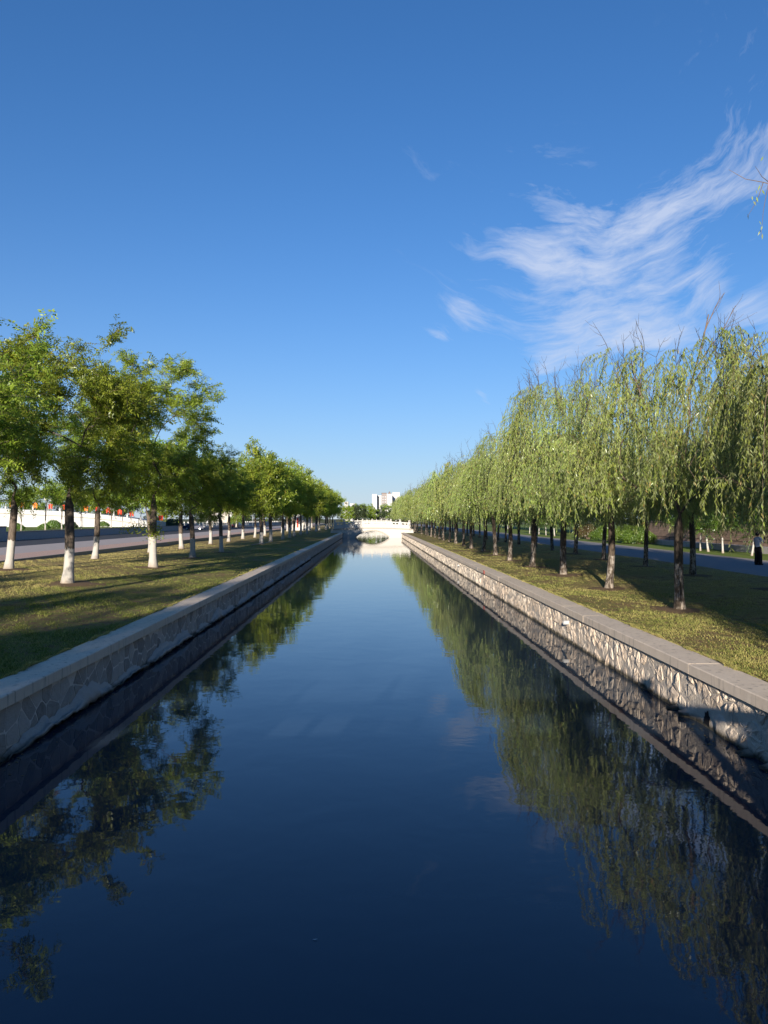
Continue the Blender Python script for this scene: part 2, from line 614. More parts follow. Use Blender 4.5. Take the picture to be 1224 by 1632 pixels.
def paver_mat():
    t = NT('pink_pavers')
    p = t.pos()
    b = t.n('ShaderNodeTexBrick')
    t.l(p, b.inputs['Vector'])
    b.inputs['Scale'].default_value = 1.0
    b.inputs['Brick Width'].default_value = 0.4
    b.inputs['Row Height'].default_value = 0.2
    b.inputs['Mortar Size'].default_value = 0.006
    b.inputs['Color1'].default_value = (0.62, 0.39, 0.29, 1)
    b.inputs['Color2'].default_value = (0.54, 0.36, 0.28, 1)
    b.inputs['Mortar'].default_value = (0.15, 0.12, 0.10, 1)
    n = t.noise(p, 0.8, 5, 0.6)
    return t.bsdf(t.mix(t.math('MULTIPLY', n, 0.5), b.outputs[0], (0.52, 0.38, 0.31)), 0.9, t.bump(b.outputs['Fac'], -0.3, 0.01), 0.2)


M['pavers'] = paver_mat()


def brick_mat():
    t = NT('brown_brick')
    p = t.pos()
    s = t.xyz(p)
    cv = t.n('ShaderNodeCombineXYZ')
    t.l(s[1], cv.inputs[0])
    t.l(s[2], cv.inputs[1])
    b = t.n('ShaderNodeTexBrick')
    t.l(cv.outputs[0], b.inputs['Vector'])
    b.inputs['Scale'].default_value = 1.0
    b.inputs['Brick Width'].default_value = 0.5
    b.inputs['Row Height'].default_value = 0.16
    b.inputs['Mortar Size'].default_value = 0.012
    b.inputs['Color1'].default_value = (0.36, 0.235, 0.165, 1)
    b.inputs['Color2'].default_value = (0.24, 0.165, 0.125, 1)
    b.inputs['Mortar'].default_value = (0.10, 0.08, 0.06, 1)
    n = t.noise(p, 2, 5, 0.6)
    col = t.mix(t.math('MULTIPLY', n, 0.6), b.outputs[0], (0.28, 0.21, 0.16))
    return t.bsdf(col, 0.9, t.bump(b.outputs['Fac'], -0.6, 0.02), 0.2)


M['brick'] = brick_mat()


def water_mat():
    t = NT('water')
    p = t.pos()
    n1 = t.noise(t.scale(p, (1.0, 1.0, 1)), 1.1, 3, 0.5, 0.3)
    n2 = t.noise(t.scale(p, (1.0, 1.4, 1)), 5.0, 3, 0.55, 0.2)
    big = t.noise(p, 0.12, 3, 0.5)
    h = t.math('ADD', t.math('MULTIPLY', n1, 1.0), t.math('MULTIPLY', t.math('MULTIPLY', n2, t.ramp(big, 0.4, 0.65)), 0.22))
    murk = t.mix(t.noise(p, 0.4, 3), (0.016, 0.030, 0.052), (0.022, 0.034, 0.050))
    x = t.n('ShaderNodeBsdfPrincipled')
    t.put(x.inputs['Base Color'], murk)
    x.inputs['Roughness'].default_value = 0.02
    x.inputs['IOR'].default_value = 1.38
    x.inputs['Specular IOR Level'].default_value = 0.5
    t.l(t.bump(h, 0.10, 0.04), x.inputs['Normal'])
    t.l(x.outputs[0], t.out.inputs[0])
    return t.m


M['water'] = water_mat()

# ------------------------------------------------------------------ setting
XL, XR = -4.74, 5.0          # canal faces
ZW = -0.79                   # water level
ZC = 0.08                    # top of the coping
CW = 0.52                    # coping width
Y_BRIDGE = 128.0


def smooth(a, b, x):
    t = np.clip((x - a) / (b - a), 0, 1)
    return t * t * (3 - 2 * t)


def ground_z(x, y):
    x, y = np.asarray(x, dtype=float), np.asarray(y, dtype=float)
    s = smooth(6.0, 15.0, -x)
    zl = 0.02 + s * (0.17 - 0.24 * smooth(32, 64, y))
    zr = 0.02 + 0.02 * smooth(7, 14, x)
    und = 0.018 * np.sin(x * 1.3 + y * 0.31) + 0.014 * np.sin(y * 0.77 - x * 0.5)
    edge = smooth(5.3, 6.3, np.abs(x))
    return np.where(x < 0, zl, zr) + und * edge


def sheet(name, x0, x1, y0, y1, z, mat):
    m = MB()
    m.add([(x0, y0, z), (x1, y0, z), (x1, y1, z), (x0, y1, z)], [(0, 1, 2, 3)])
    return tag(m.build(name, mat), kind='structure')


g = MB()
for x0, x1, y0, y1 in ((-4000, XL - 0.3, -60, 430), (XR + 0.3, 4000, -60, 430), (-4000, 4000, 430, 7000), (-4000, 4000, -900, -60)):
    g.add([(x0, y0, -0.12), (x1, y0, -0.12), (x1, y1, -0.12), (x0, y1, -0.12)], [(0, 1, 2, 3)])
tag(g.build('ground', M['earth']), kind='structure')


def lawn(name, x0, x1, y0, y1, mat, step=0.6):
    xs = np.linspace(x0, x1, max(2, int((x1 - x0) / step)))
    ys = np.linspace(y0, y1, max(2, int((y1 - y0) / 1.0)))
    X, Y = np.meshgrid(xs, ys)
    V = np.stack((X, Y, ground_z(X, Y)), -1).reshape(-1, 3)
    nx, ny = len(xs), len(ys)
    i, j = np.meshgrid(np.arange(nx - 1), np.arange(ny - 1))
    b = (j * nx + i).ravel()
    m = MB()
    m.add(V, np.stack((b, b + 1, b + nx + 1, b + nx), -1))
    return tag(m.build(name, mat, smooth=True), kind='structure')


X_LK, X_PAVE, X_ROAD = -18.5, -24.4, -40.0
X_P0, X_P1 = 16.0, 21.8
lawn('lawn', X_LK + 0.15, XL - CW + 0.02, -30, 330, M['lawn_left'])
lawn('lawn', XR + CW - 0.02, X_P0 - 0.1, -30, 330, M['lawn_right'])
m = MB(); m.box(X_LK, X_LK + 0.15, -40, 330, -0.3, 0.27); tag(m.build('kerb', M['kerb']), kind='structure')
sheet('pavement', X_PAVE, X_LK, -40, 330, -0.04, M['pavers'])
sheet('plaza', -31.0, X_PAVE, -60, 420, -0.05, M['asphalt_road'])
sheet('road', X_ROAD - 20, -31.0, -60, 420, -0.06, M['road_dark'])  # strip coloured much darker than the plaza beside it
m = MB(); m.box(X_P0 - 0.1, X_P0, -40, 330, -0.3, 0.035); tag(m.build('kerb', M['kerb']), kind='structure')
sheet('path', X_P0, X_P1, -40, 330, 0.0, M['asphalt_path'])
m = MB(); m.box(X_P1, X_P1 + 0.1, -40, 330, -0.3, 0.05); tag(m.build('kerb', M['kerb']), kind='structure')
sheet('lawn', X_P1 + 0.1, 120, -40, 330, 0.03, M['lawn_far'])
sheet('water', XL - 0.15, XR + 0.15, -60, 430, ZW, M['water'])
sheet('canal_bed', XL - 0.2, XR + 0.2, -60, 430, ZW - 1.4, M['earth'])

# ------------------------------------------------------------------ canal walls
rng = np.random.default_rng(7)


def clip(poly, px, py, nx, ny):
    out = []
    n = len(poly)
    for i in range(n):
        a, b = poly[i], poly[(i + 1) % n]
        da = (a[0] - px) * nx + (a[1] - py) * ny
        db = (b[0] - px) * nx + (b[1] - py) * ny
        if da <= 0:
            out.append(a)
        if (da < 0 < db) or (db < 0 < da):
            t = da / (da - db)
            out.append((a[0] + (b[0] - a[0]) * t, a[1] + (b[1] - a[1]) * t))
    return out


def stone_cells(y0, y1, z0, z1, w, h):
    """irregular stones as Voronoi cells in the plane of the wall"""
    ny, nz = int((y1 - y0) / w), max(1, int(round((z1 - z0) / h)))
    seeds = {}
    for i in range(-1, ny + 1):
        for k in range(-1, nz + 1):
            seeds[(i, k)] = (y0 + (i + 0.5 + 0.5 * (k % 2) + rng.uniform(-0.42, 0.42)) * w, z0 + (k + 0.5 + rng.uniform(-0.40, 0.40)) * h)
    cells = []
    for (i, k), s in seeds.items():
        if not (0 <= i < ny and 0 <= k < nz):
            continue
        poly = [(s[0] - w * 1.5, max(z0, s[1] - h * 1.6)), (s[0] + w * 1.5, max(z0, s[1] - h * 1.6)),
                (s[0] + w * 1.5, min(z1, s[1] + h * 1.6)), (s[0] - w * 1.5, min(z1, s[1] + h * 1.6))]
        for di in (-2, -1, 0, 1, 2):
            for dk in (-2, -1, 0, 1, 2):
                q = seeds.get((i + di, k + dk))
                if q is None or (di == 0 and dk == 0):
                    continue
                nx, nz_ = q[0] - s[0], q[1] - s[1]
                poly = clip(poly, (q[0] + s[0]) / 2, (q[1] + s[1]) / 2, nx, nz_)
                if len(poly) < 3:
                    break
            if len(poly) < 3:
                break
        if len(poly) >= 3:
            cells.append(np.array(poly))
    return cells


def stone_geo(poly, side, face, gap, proud, rough, c=None):
    """a domed stone: outline at the mortar, raised front with an uneven middle; returns verts relative to c"""
    cen = poly.mean(0)
    # resample corners with cut corners so that the outline is rounded
    pts = []
    n = len(poly)
    for i in range(n):
        a, b = poly[i], poly[(i + 1) % n]
        L = np.linalg.norm(b - a)
        if L < 0.03:
            pts.append((a + b) / 2)
            continue
        pts.append(a * 0.87 + b * 0.13)
        pts.append(a * 0.13 + b * 0.87)
    pts = np.array(pts)
    k = len(pts)
    d = pts - cen
    r = np.linalg.norm(d, axis=1, keepdims=True) + 1e-6
    ring0 = cen + d * np.maximum(0.4, (r - gap) / r)
    ring1 = cen + d * np.maximum(0.3, (r - gap - proud * 0.35) / r)
    ring2 = cen + d * rng.uniform(0.35, 0.7, (k, 1)) * np.maximum(0.3, (r - gap) / r)
    k = len(pts)
    base = 0.07
    ph = rng.uniform(0, 6.28)
    tilt = rng.uniform(-rough, rough, 2) * 4

    def to3(p, off):
        off = off + ((p - cen) @ tilt)
        return np.column_stack((face + side * (base - off), p[:, 0], p[:, 1]))
    o1 = proud * (0.65 + rng.uniform(-0.2, 0.2, k))
    o2 = proud * (1.0 + rng.uniform(-0.45, 0.35, k))
    V = np.vstack((to3(ring0, np.full(k, -0.02)), to3(ring1, o1), to3(ring2, o2), to3(cen[None], np.array([proud * rng.uniform(0.9, 1.35)]))))
    Q, T = [], []
    for a in range(k):
        b = (a + 1) % k
        Q.append((a, b, k + b, k + a))
        Q.append((k + a, k + b, 2 * k + b, 2 * k + a))
        T.append((2 * k + a, 2 * k + b, 3 * k))
    if side < 0:
        Q = [q[::-1] for q in Q]
        T = [t[::-1] for t in T]
    return V, Q, T, np.array((face, cen[0], cen[1]))


def canal_wall(side, label):
    right = side > 0
    face = XR if right else XL
    root = thing('canal_wall', label, 'wall', (face, 0, ZW), group='stone walls of the canal')
    ox = np.array((face, 0, ZW))
    core = MB()
    xa, xb = face + side * (0.047 if right else 0.071), face + side * 0.45
    Y1 = Y_BRIDGE + 0.4
    core.box(min(xa, xb), max(xa, xb), -6, Y1, -2.1, ZC - 0.165)
    core.v = [v - ox.astype(np.float32) for v in core.v]
    core.build('wall_core', M['mortar_right' if right else 'mortar_left'], root)
    # coping slabs laid end to end
    L = 2.0
    sm = []
    for _ in range(3):
        s = MB()
        xs = [face - side * 0.035, face - side * 0.025, face + side * (CW - 0.012), face + side * CW]
        b = 0.012
        z0, z1 = ZC - 0.16, ZC
        prof = [(face - side * 0.035, z0), (face - side * 0.035, z1 - b), (face - side * (0.035 - b), z1), (face + side * (CW - b), z1), (face + side * CW, z1 - b), (face + side * CW, z0)]
        V = []
        for yv in (0.0015, L * 0.33, L * 0.66, L - 0.0015):
            for (px, pz) in prof:
                V.append((px + rng.uniform(-0.0012, 0.0012) - face, yv, pz + rng.uniform(-0.0012, 0.0012) - ZW))
        Q = []
        for i in range(3):
            for j in range(6):
                j2 = (j + 1) % 6
                Q.append((i * 6 + j, i * 6 + j2, i * 6 + 6 + j2, i * 6 + 6 + j))
        Q += [(0, 1, 2, 5), (2, 3, 4, 5), (18, 23, 20, 19), (20, 23, 22, 21)]
        s.add(V, Q)
        sm.append(s.mesh('coping_slab', M['coping']))
    y, i = -4.0, 0
    while y < Y1 - L * 0.5:
        o = link('coping_slab', sm[i % 3], root, (rng.uniform(-0.002, 0.002), y, rng.uniform(-0.0012, 0.0012)))
        o.rotation_euler = (rng.uniform(-0.0004, 0.0004), 0, rng.uniform(-0.0006, 0.0006))
        y += L
        i += 1
    # stones
    cells = stone_cells(6.0, Y1, -1.06 if right else -1.0, ZC - 0.165, 0.36, 0.27 if right else 0.30)
    cells.sort(key=lambda c: c[:, 0].mean())
    rest = MB()
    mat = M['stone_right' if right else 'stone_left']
    cnt = 0
    for c in cells:
        yc, zc = c.mean(0)
        if right and 10.9 < yc < 11.9 and -0.85 < zc < -0.45:
            continue                                   # the broken place with the drain
        if right and yc < 12.5 and zc < -0.72 and rng.random() < 0.45:
            continue
        gap = 0.006 if right else rng.uniform(0.010, 0.022)
        proud = rng.uniform(0.026, 0.050) if right else rng.uniform(0.004, 0.012)
        V, Q, T, cen = stone_geo(c, side, face, gap, proud, 0.028 if right else 0.004)
        if not right:
            V[:, 0] += -side * -0.0 - side * 0.0
        if cnt < 300 and yc > 7.5:
            s = MB()
            s.add(V - cen, Q, T)
            s.build('stone', mat, root, loc=tuple(cen - ox))
            cnt += 1
        else:
            rest.add(V - ox, Q, T)
    tag(rest.build('stonework', mat, root), kind='stuff')
    return root, ox


wr, oxr = canal_wall(1, 'sunlit rubble stone wall with concrete coping below the willows')
wl, oxl = canal_wall(-1, 'shaded stone wall with pale mortar and coping below the whitewashed round trees')

# cement smeared over the foot of the shaded wall, ragged above and below
m = MB()
ys = np.arange(6.0, 60.0, 0.12)
top = -0.60 + 0.09 * np.sin(ys * 1.1) + 0.07 * np.sin(ys * 2.9 + 1) + rng.uniform(-0.045, 0.045, len(ys))
bot = ZW + 0.03 + 0.02 * np.sin(ys * 1.7) + rng.uniform(-0.035, 0.035, len(ys))
out = 0.030 + rng.uniform(-0.008, 0.008, len(ys))
rows = [np.column_stack((np.full(len(ys), -0.055), ys, top)), np.column_stack((out * 0.5 - 0.03, ys, top - 0.03)),
        np.column_stack((out - 0.01, ys, top - 0.14)), np.column_stack((out + rng.uniform(-0.008, 0.008, len(ys)), ys, (top + bot) / 2)),
        np.column_stack((out + 0.015, ys, bot + 0.02)), np.column_stack((np.full(len(ys), -0.05), ys, bot))]
V = np.vstack(rows) + np.array((0, 0, -ZW))
n = len(ys)
Q = [(r * n + i, r * n + i + 1, (r + 1) * n + i + 1, (r + 1) * n + i) for r in range(5) for i in range(n - 1)]
m.add(V, Q)
m.build('cement_skirt', M['cement'], wl, smooth=True)

# drain outlets and small plates on the sunlit wall
def drain(y, z, r, length, mat):
    d = MB()
    P = [(0.1, 0, 0), (-length, 0, 0)]
    th = np.linspace(0, 2 * np.pi, 13)[:-1]
    rings = [(0.05, r), (-length, r), (-length, r * 0.78), (0.05, r * 0.78)]
    V = [(x, rr * math.cos(t), rr * math.sin(t)) for x, rr in rings for t in th]
    Q = [(i * 12 + j, i * 12 + (j + 1) % 12, i * 12 + 12 + (j + 1) % 12, i * 12 + 12 + j) for i in range(3) for j in range(12)]
    d.add(V, Q)
    p = d.build('drain_pipe', M[mat], wr, smooth=True, loc=(0.0, y, z - ZW))
    e = MB()
    V = [(0.045, r * 0.8 * math.cos(t), r * 0.8 * math.sin(t)) for t in th] + [(0.045, 0, 0)]
    e.add(V, T=[(i, (i + 1) % 12, 12) for i in range(12)])
    e.build('bore', M['black'], p)


drain(19.6, -0.30, 0.055, 0.10, 'white_paint')
drain(44.0, -0.32, 0.05, 0.08, 'white_paint')
drain(78.0, -0.30, 0.05, 0.08, 'white_paint')
d = MB()
# dark mouth of the culvert in the broken part of the wall
th = np.linspace(0, np.pi, 9)
V = [(0.038, 0.10 * math.cos(t) * w_, 0.13 * math.sin(t) * w_) for t, w_ in zip(th, (1.0, 0.8, 1.1, 0.75, 0.95, 1.15, 0.8, 1.1, 0.9))] + [(0.038, -0.07, -0.10), (0.038, 0.11, -0.08), (0.038, 0, 0)]
d.add(V, T=[(i, i + 1, 11) for i in range(8)] + [(8, 9, 11), (9, 10, 11), (10, 0, 11)])
d.build('culvert_mouth', M['black'], wr, loc=(0, 11.5, -0.66 - ZW))
d = MB()
V, Q, T, cen = stone_geo(np.array([(10.72, -0.80), (11.25, -0.82), (11.30, -0.58), (11.1, -0.44), (10.8, -0.50)]), 1, XR, 0.0, 0.055, 0.0)
d.add(V - cen, Q, T)
d.build('cement_patch', M['mortar_right'], wr, smooth=True, loc=tuple(cen - oxr))
for (yb, zb, w_, h_) in ((12.2, -0.74, 0.20, 0.16), (10.2, -0.80, 0.3, 0.16), (9.6, -0.79, 0.22, 0.18), (12.7, -0.79, 0.22, 0.12)):
    poly = np.array([(yb - w_ / 2, zb - h_ / 2), (yb + w_ / 2, zb - h_ / 2), (yb + w_ * 0.6, zb + h_ * 0.2), (yb + 0.02, zb + h_ / 2), (yb - w_ * 0.55, zb + h_ * 0.3)])
    V, Q, T, cen = stone_geo(poly, 1, XR - 0.06, 0.0, 0.11, 0.02)
    d = MB(); d.add(V - cen, Q, T)
    d.build('stone', M['stone_right'], wr, loc=tuple(cen - oxr))

t = thing('sign_plate', 'small red notice plate on the face of the sunlit coping', 'sign', (XR - 0.036, 33.9, 0.0))
d = MB(); d.box(-0.008, 0, -0.20, 0.20, -0.075, 0.075); d.build('plate', M['red'], t)
d = MB()
for k, (ya, yb, za, zb) in enumerate(((-0.15, 0.15, 0.035, 0.045), (-0.15, 0.15, -0.045, -0.035), (-0.15, -0.13, -0.035, 0.035), (0.13, 0.15, -0.035, 0.035))):
    d.box(-0.011, -0.0085, ya, yb, za, zb)
d.build('plate_border', M['cream_paint'], t)
t = thing('sign_plate', 'small blank cream plate on the sunlit coping beside the red one', 'sign', (XR - 0.036, 36.3, 0.0))
d = MB(); d.box(-0.008, 0, -0.22, 0.22, -0.075, 0.075); d.build('plate', M['cream_paint'], t)
d = MB()
for za, zb in ((0.0685, 0.078), (-0.078, -0.0685)):
    d.box(-0.012, -0.0085, -0.22, 0.22, za, zb)
d.build('plate_border', M['marble_dark'], t)

# ------------------------------------------------------------------ bridges
def grid_extrude(m, xs, zs, solid, y0, y1, slope=0.0, mi=0):
    """a slab with openings: cells of a grid that are solid, joined into one piece"""
    vid, V, Q = {}, [], []

    def vert(i, k, y):
        key = (i, k, y)
        if key not in vid:
            vid[key] = len(V)
            V.append((xs[i], y, zs[k] + slope * xs[i]))
        return vid[key]
    nx, nz = len(xs) - 1, len(zs) - 1
    S = lambda i, k: 0 <= i < nx and 0 <= k < nz and solid(i, k)
    for i in range(nx):
        for k in range(nz):
            if not S(i, k):
                continue
            a = lambda y: (vert(i, k, y), vert(i + 1, k, y), vert(i + 1, k + 1, y), vert(i, k + 1, y))
            f, b = a(y0), a(y1)
            Q.append(f)
            Q.append(b[::-1])
            for (di, dk, p, q) in ((0, -1, 0, 1), (1, 0, 1, 2), (0, 1, 2, 3), (-1, 0, 3, 0)):
                if not S(i + di, k + dk):
                    Q.append((f[q], f[p], b[p], b[q]))
    m.add(V, Q, m=mi)


def make_bridge(label, y0, cx=0.12, depth=4.0, half=6.9, under=False):
    root = thing('arch_bridge', label, 'bridge', (cx, y0, ZW), group='white arched stone bridges over the canal')
    deckz = lambda x: 0.90 - 0.24 * (x / 6.6) ** 2 - ZW
    span, rise = 2.78, 1.10
    Rr = (span * span + rise * rise) / (2 * rise)

    def archz(x):
        return math.sqrt(max(0, Rr * Rr - x * x)) - Rr + rise if abs(x) < span else None
    xs = sorted(set([-half, half, -span, span] + [float(v) for v in np.linspace(-half, half, 29)] + [float(v) for v in np.linspace(-span, span, 21)]))
    b = MB()
    V, Q = [], []
    bot = -1.3
    for x in xs:
        az = archz(x)
        lo = az if az is not None and abs(x) < span else (0.0 if abs(abs(x) - span) < 1e-6 else bot)
        V += [(x, 0, lo), (x, 0, deckz(x)), (x, depth, lo), (x, depth, deckz(x)), (x, 0, bot), (x, depth, bot)]
    for i in range(len(xs) - 1):
        a, c = i * 6, i * 6 + 6
        out = (abs(xs[i]) >= span - 1e-6 and abs(xs[i + 1]) >= span - 1e-6)
        l0, l1 = (a + 4, c + 4) if out else (a, c)
        k0, k1 = (a + 5, c + 5) if out else (a + 2, c + 2)
        Q.append((l0, l1, c + 1, a + 1))
        Q.append((k1, k0, a + 3, c + 3))
        Q.append((a + 1, c + 1, c + 3, a + 3))
        if not out:
            Q.append((a, a + 2, c + 2, c))
        if abs(abs(xs[i]) - span) < 1e-6:
            Q.append((a + 4, a + 5, a + 2, a))
    if abs(abs(xs[-1]) - half) < 1e-6:
        n = (len(xs) - 1) * 6
        Q += [(4, 1, 3, 5), (n + 4, n + 5, n + 3, n + 1)]
    i2 = [i for i, x in enumerate(xs) if abs(x - span) < 1e-6][0] * 6
    b.add(V, Q)
    b.build('span', M['marble'], root)
    # ring of the arch, 3 cm proud of the face
    rg = MB()
    th = np.linspace(-math.asin(span / Rr), math.asin(span / Rr), 18)
    for i in range(len(th) - 1):
        P = []
        for yv in (-0.03, 0.3):
            for rr in (Rr + 0.003, Rr + 0.24):
                for tt in (th[i] + 0.004, th[i + 1] - 0.004):
                    P.append((rr * math.sin(tt), yv, rr * math.cos(tt) - Rr + rise))
        rg.add(P, [(0, 1, 3, 2), (4, 6, 7, 5), (0, 4, 5, 1), (2, 3, 7, 6), (0, 2, 6, 4), (1, 5, 7, 3)])
    tag(rg.build('arch_ring', M['marble_dark'], root), kind='stuff')
    for yv, yb in ((-0.10, 0.22), (depth - 0.22, depth + 0.10)):
        s = MB()
        X = np.linspace(-half, half, 25)
        V = []
        for x in X:
            z = deckz(x)
            V += [(x, yv, z - 0.16), (x, yb, z - 0.16), (x, yb, z + 0.02), (x, yv, z + 0.02)]
        Q = []
        for i in range(24):
            for j in range(4):
                Q.append((i * 4 + j, i * 4 + (j + 1) % 4, i * 4 + 4 + (j + 1) % 4, i * 4 + 4 + j))
        Q += [(0, 3, 2, 1), (96, 97, 98, 99)]
        s.add(V, Q)
        s.build('string_course', M['marble_dark'], root)
    pm = MB()
    pm.box(-0.11, 0.11, -0.11, 0.11, 0.0, 1.12)
    pm.lathe([(0.001, 1.47), (0.05, 1.46), (0.085, 1.41), (0.095, 1.35), (0.08, 1.28), (0.055, 1.24), (0.09, 1.22), (0.10, 1.19), (0.10, 1.15), (0.075, 1.118)], 10)
    pmesh = pm.mesh('post', M['marble'])
    step = 1.57
    for yv in (0.06, depth - 0.06):
        for i in range(-4, 5):
            link('post', pmesh, root, (i * step, yv, deckz(i * step) + 0.021))
        for i in range(-4, 4):
            x0, x1 = i * step + 0.112, (i + 1) * step - 0.112
            z0, z1 = deckz(i * step), deckz((i + 1) * step)
            L = x1 - x0
            p = MB()
            gx = [0, 0.05 if under else 0.14, L / 2 - 0.07, L / 2 + 0.07, L - (0.05 if under else 0.14), L]
            gz = [0, 0.60, 0.84, 1.03]
            grid_extrude(p, gx, gz, lambda a, k: k != 1 or a in (0, 2, 4), -0.07, 0.07, (z1 - z0) / step)
            p.build('balustrade_panel', M['marble'], root, loc=(x0, yv, z0 + (z1 - z0) * 0.07 + 0.026))
    return root


make_bridge('white arched stone bridge across the canal in front of the distant trees', Y_BRIDGE)
make_bridge('second white arched bridge further down the canal, seen mirrored under the first arch', 252.0)
make_bridge('white stone bridge underfoot whose rail throws shadow bands on the sunlit wall', -3.8, cx=-0.75)

# ------------------------------------------------------------------ trees
def skeleton(rg, trunk, targets, sag=0.0, up=0.35):
    pos = [np.array(p, dtype=float) for p in trunk]
    par = [-1] + list(range(len(trunk) - 1))
    order = np.argsort(np.linalg.norm(targets - trunk[-1], axis=1))
    for ti in order:
        tp = targets[ti]
        P = np.array(pos)
        d = np.linalg.norm(P - tp, axis=1)
        rt = np.hypot(tp[0], tp[1])
        rn = np.hypot(P[:, 0], P[:, 1])
        cost = d + 0.9 * np.maximum(0, P[:, 2] - tp[2] + up * d) + 1.2 * np.maximum(0, rn - rt)
        low = P[:, 2] < trunk[-1][2] * 0.82
        cost = cost + low * 50
        k = int(np.argmin(cost))
        p0 = P[k]
        pd = p0 - P[par[k]] if par[k] >= 0 else np.array((0, 0, 1.0))
        pd = pd / (np.linalg.norm(pd) + 1e-9)
        L = d[k]
        n = max(2, int(L / 0.38))
        c = p0 + (pd * 0.5 + np.array((0, 0, 0.35))) * L * 0.55
        prev = k
        for s in np.linspace(0, 1, n + 1)[1:]:
            q = (1 - s) ** 2 * p0 + 2 * s * (1 - s) * c + s * s * tp
            if s < 1:
                q = q + rg.normal(0, 0.045, 3)
            pos.append(q)
            par.append(prev)
            prev = len(pos) - 1
    return np.array(pos), np.array(par)


def radii(pos, par, ntrunk, r_trunk, tip=0.006, ex=2.1):
    n = len(pos)
    acc = np.zeros(n)
    kids = np.zeros(n, int)
    for i in range(1, n):
        kids[par[i]] += 1
    acc[kids == 0] = tip ** ex
    for i in range(n - 1, 0, -1):
        acc[par[i]] += acc[i]
    r = acc ** (1 / ex)
    r *= r_trunk / r[ntrunk - 1] if r[ntrunk - 1] > r_trunk else 1.0
    r = np.maximum(r, tip * 0.7)
    return r, kids


def wood(m, pos, par, r, kids, skip=0):
    """tubes along chains of the skeleton"""
    n = len(pos)
    main = -np.ones(n, int)
    for i in range(1, n):
        p = par[i]
        if main[p] < 0 or r[i] > r[main[p]]:
            main[p] = i
    for i in range(1, n):
        p = par[i]
        if main[p] == i and p != 0 and i > skip:
            continue
        if i <= skip and i != 1:
            continue
        ch = [p, i]
        while main[ch[-1]] >= 0:
            ch.append(main[ch[-1]])
        P = pos[ch]
        rr = r[ch].copy()
        rr[0] = min(rr[0], rr[1] * 1.25) if i != 1 else rr[0]
        rm = rr.max()
        k = 10 if rm > 0.09 else 6 if rm > 0.03 else 4 if rm > 0.012 else 3
        m.tube(P, rr, k, cap=False)


def leaf_quads(c, a, w):
    """pointed leaves: centre c, half axis a, half width w"""
    V = np.stack((c - a, c + w - a * 0.1, c + a, c - w - a * 0.1), 1).reshape(-1, 3)
    n = len(c)
    return V, np.arange(n * 4).reshape(n, 4)


def unit(v):
    return v / (np.linalg.norm(v, axis=-1, keepdims=True) + 1e-9)


def trunk_path(rg, h, lean=0.05):
    zs = np.linspace(0, h, 7)
    wx, wy = rg.normal(0, lean, 2)
    b = rg.normal(0, 0.03, 2)
    return [(wx * (z / h) ** 1.3 + b[0] * math.sin(z * 1.5), wy * (z / h) ** 1.3 + b[1] * math.sin(z * 1.1), z) for z in zs]


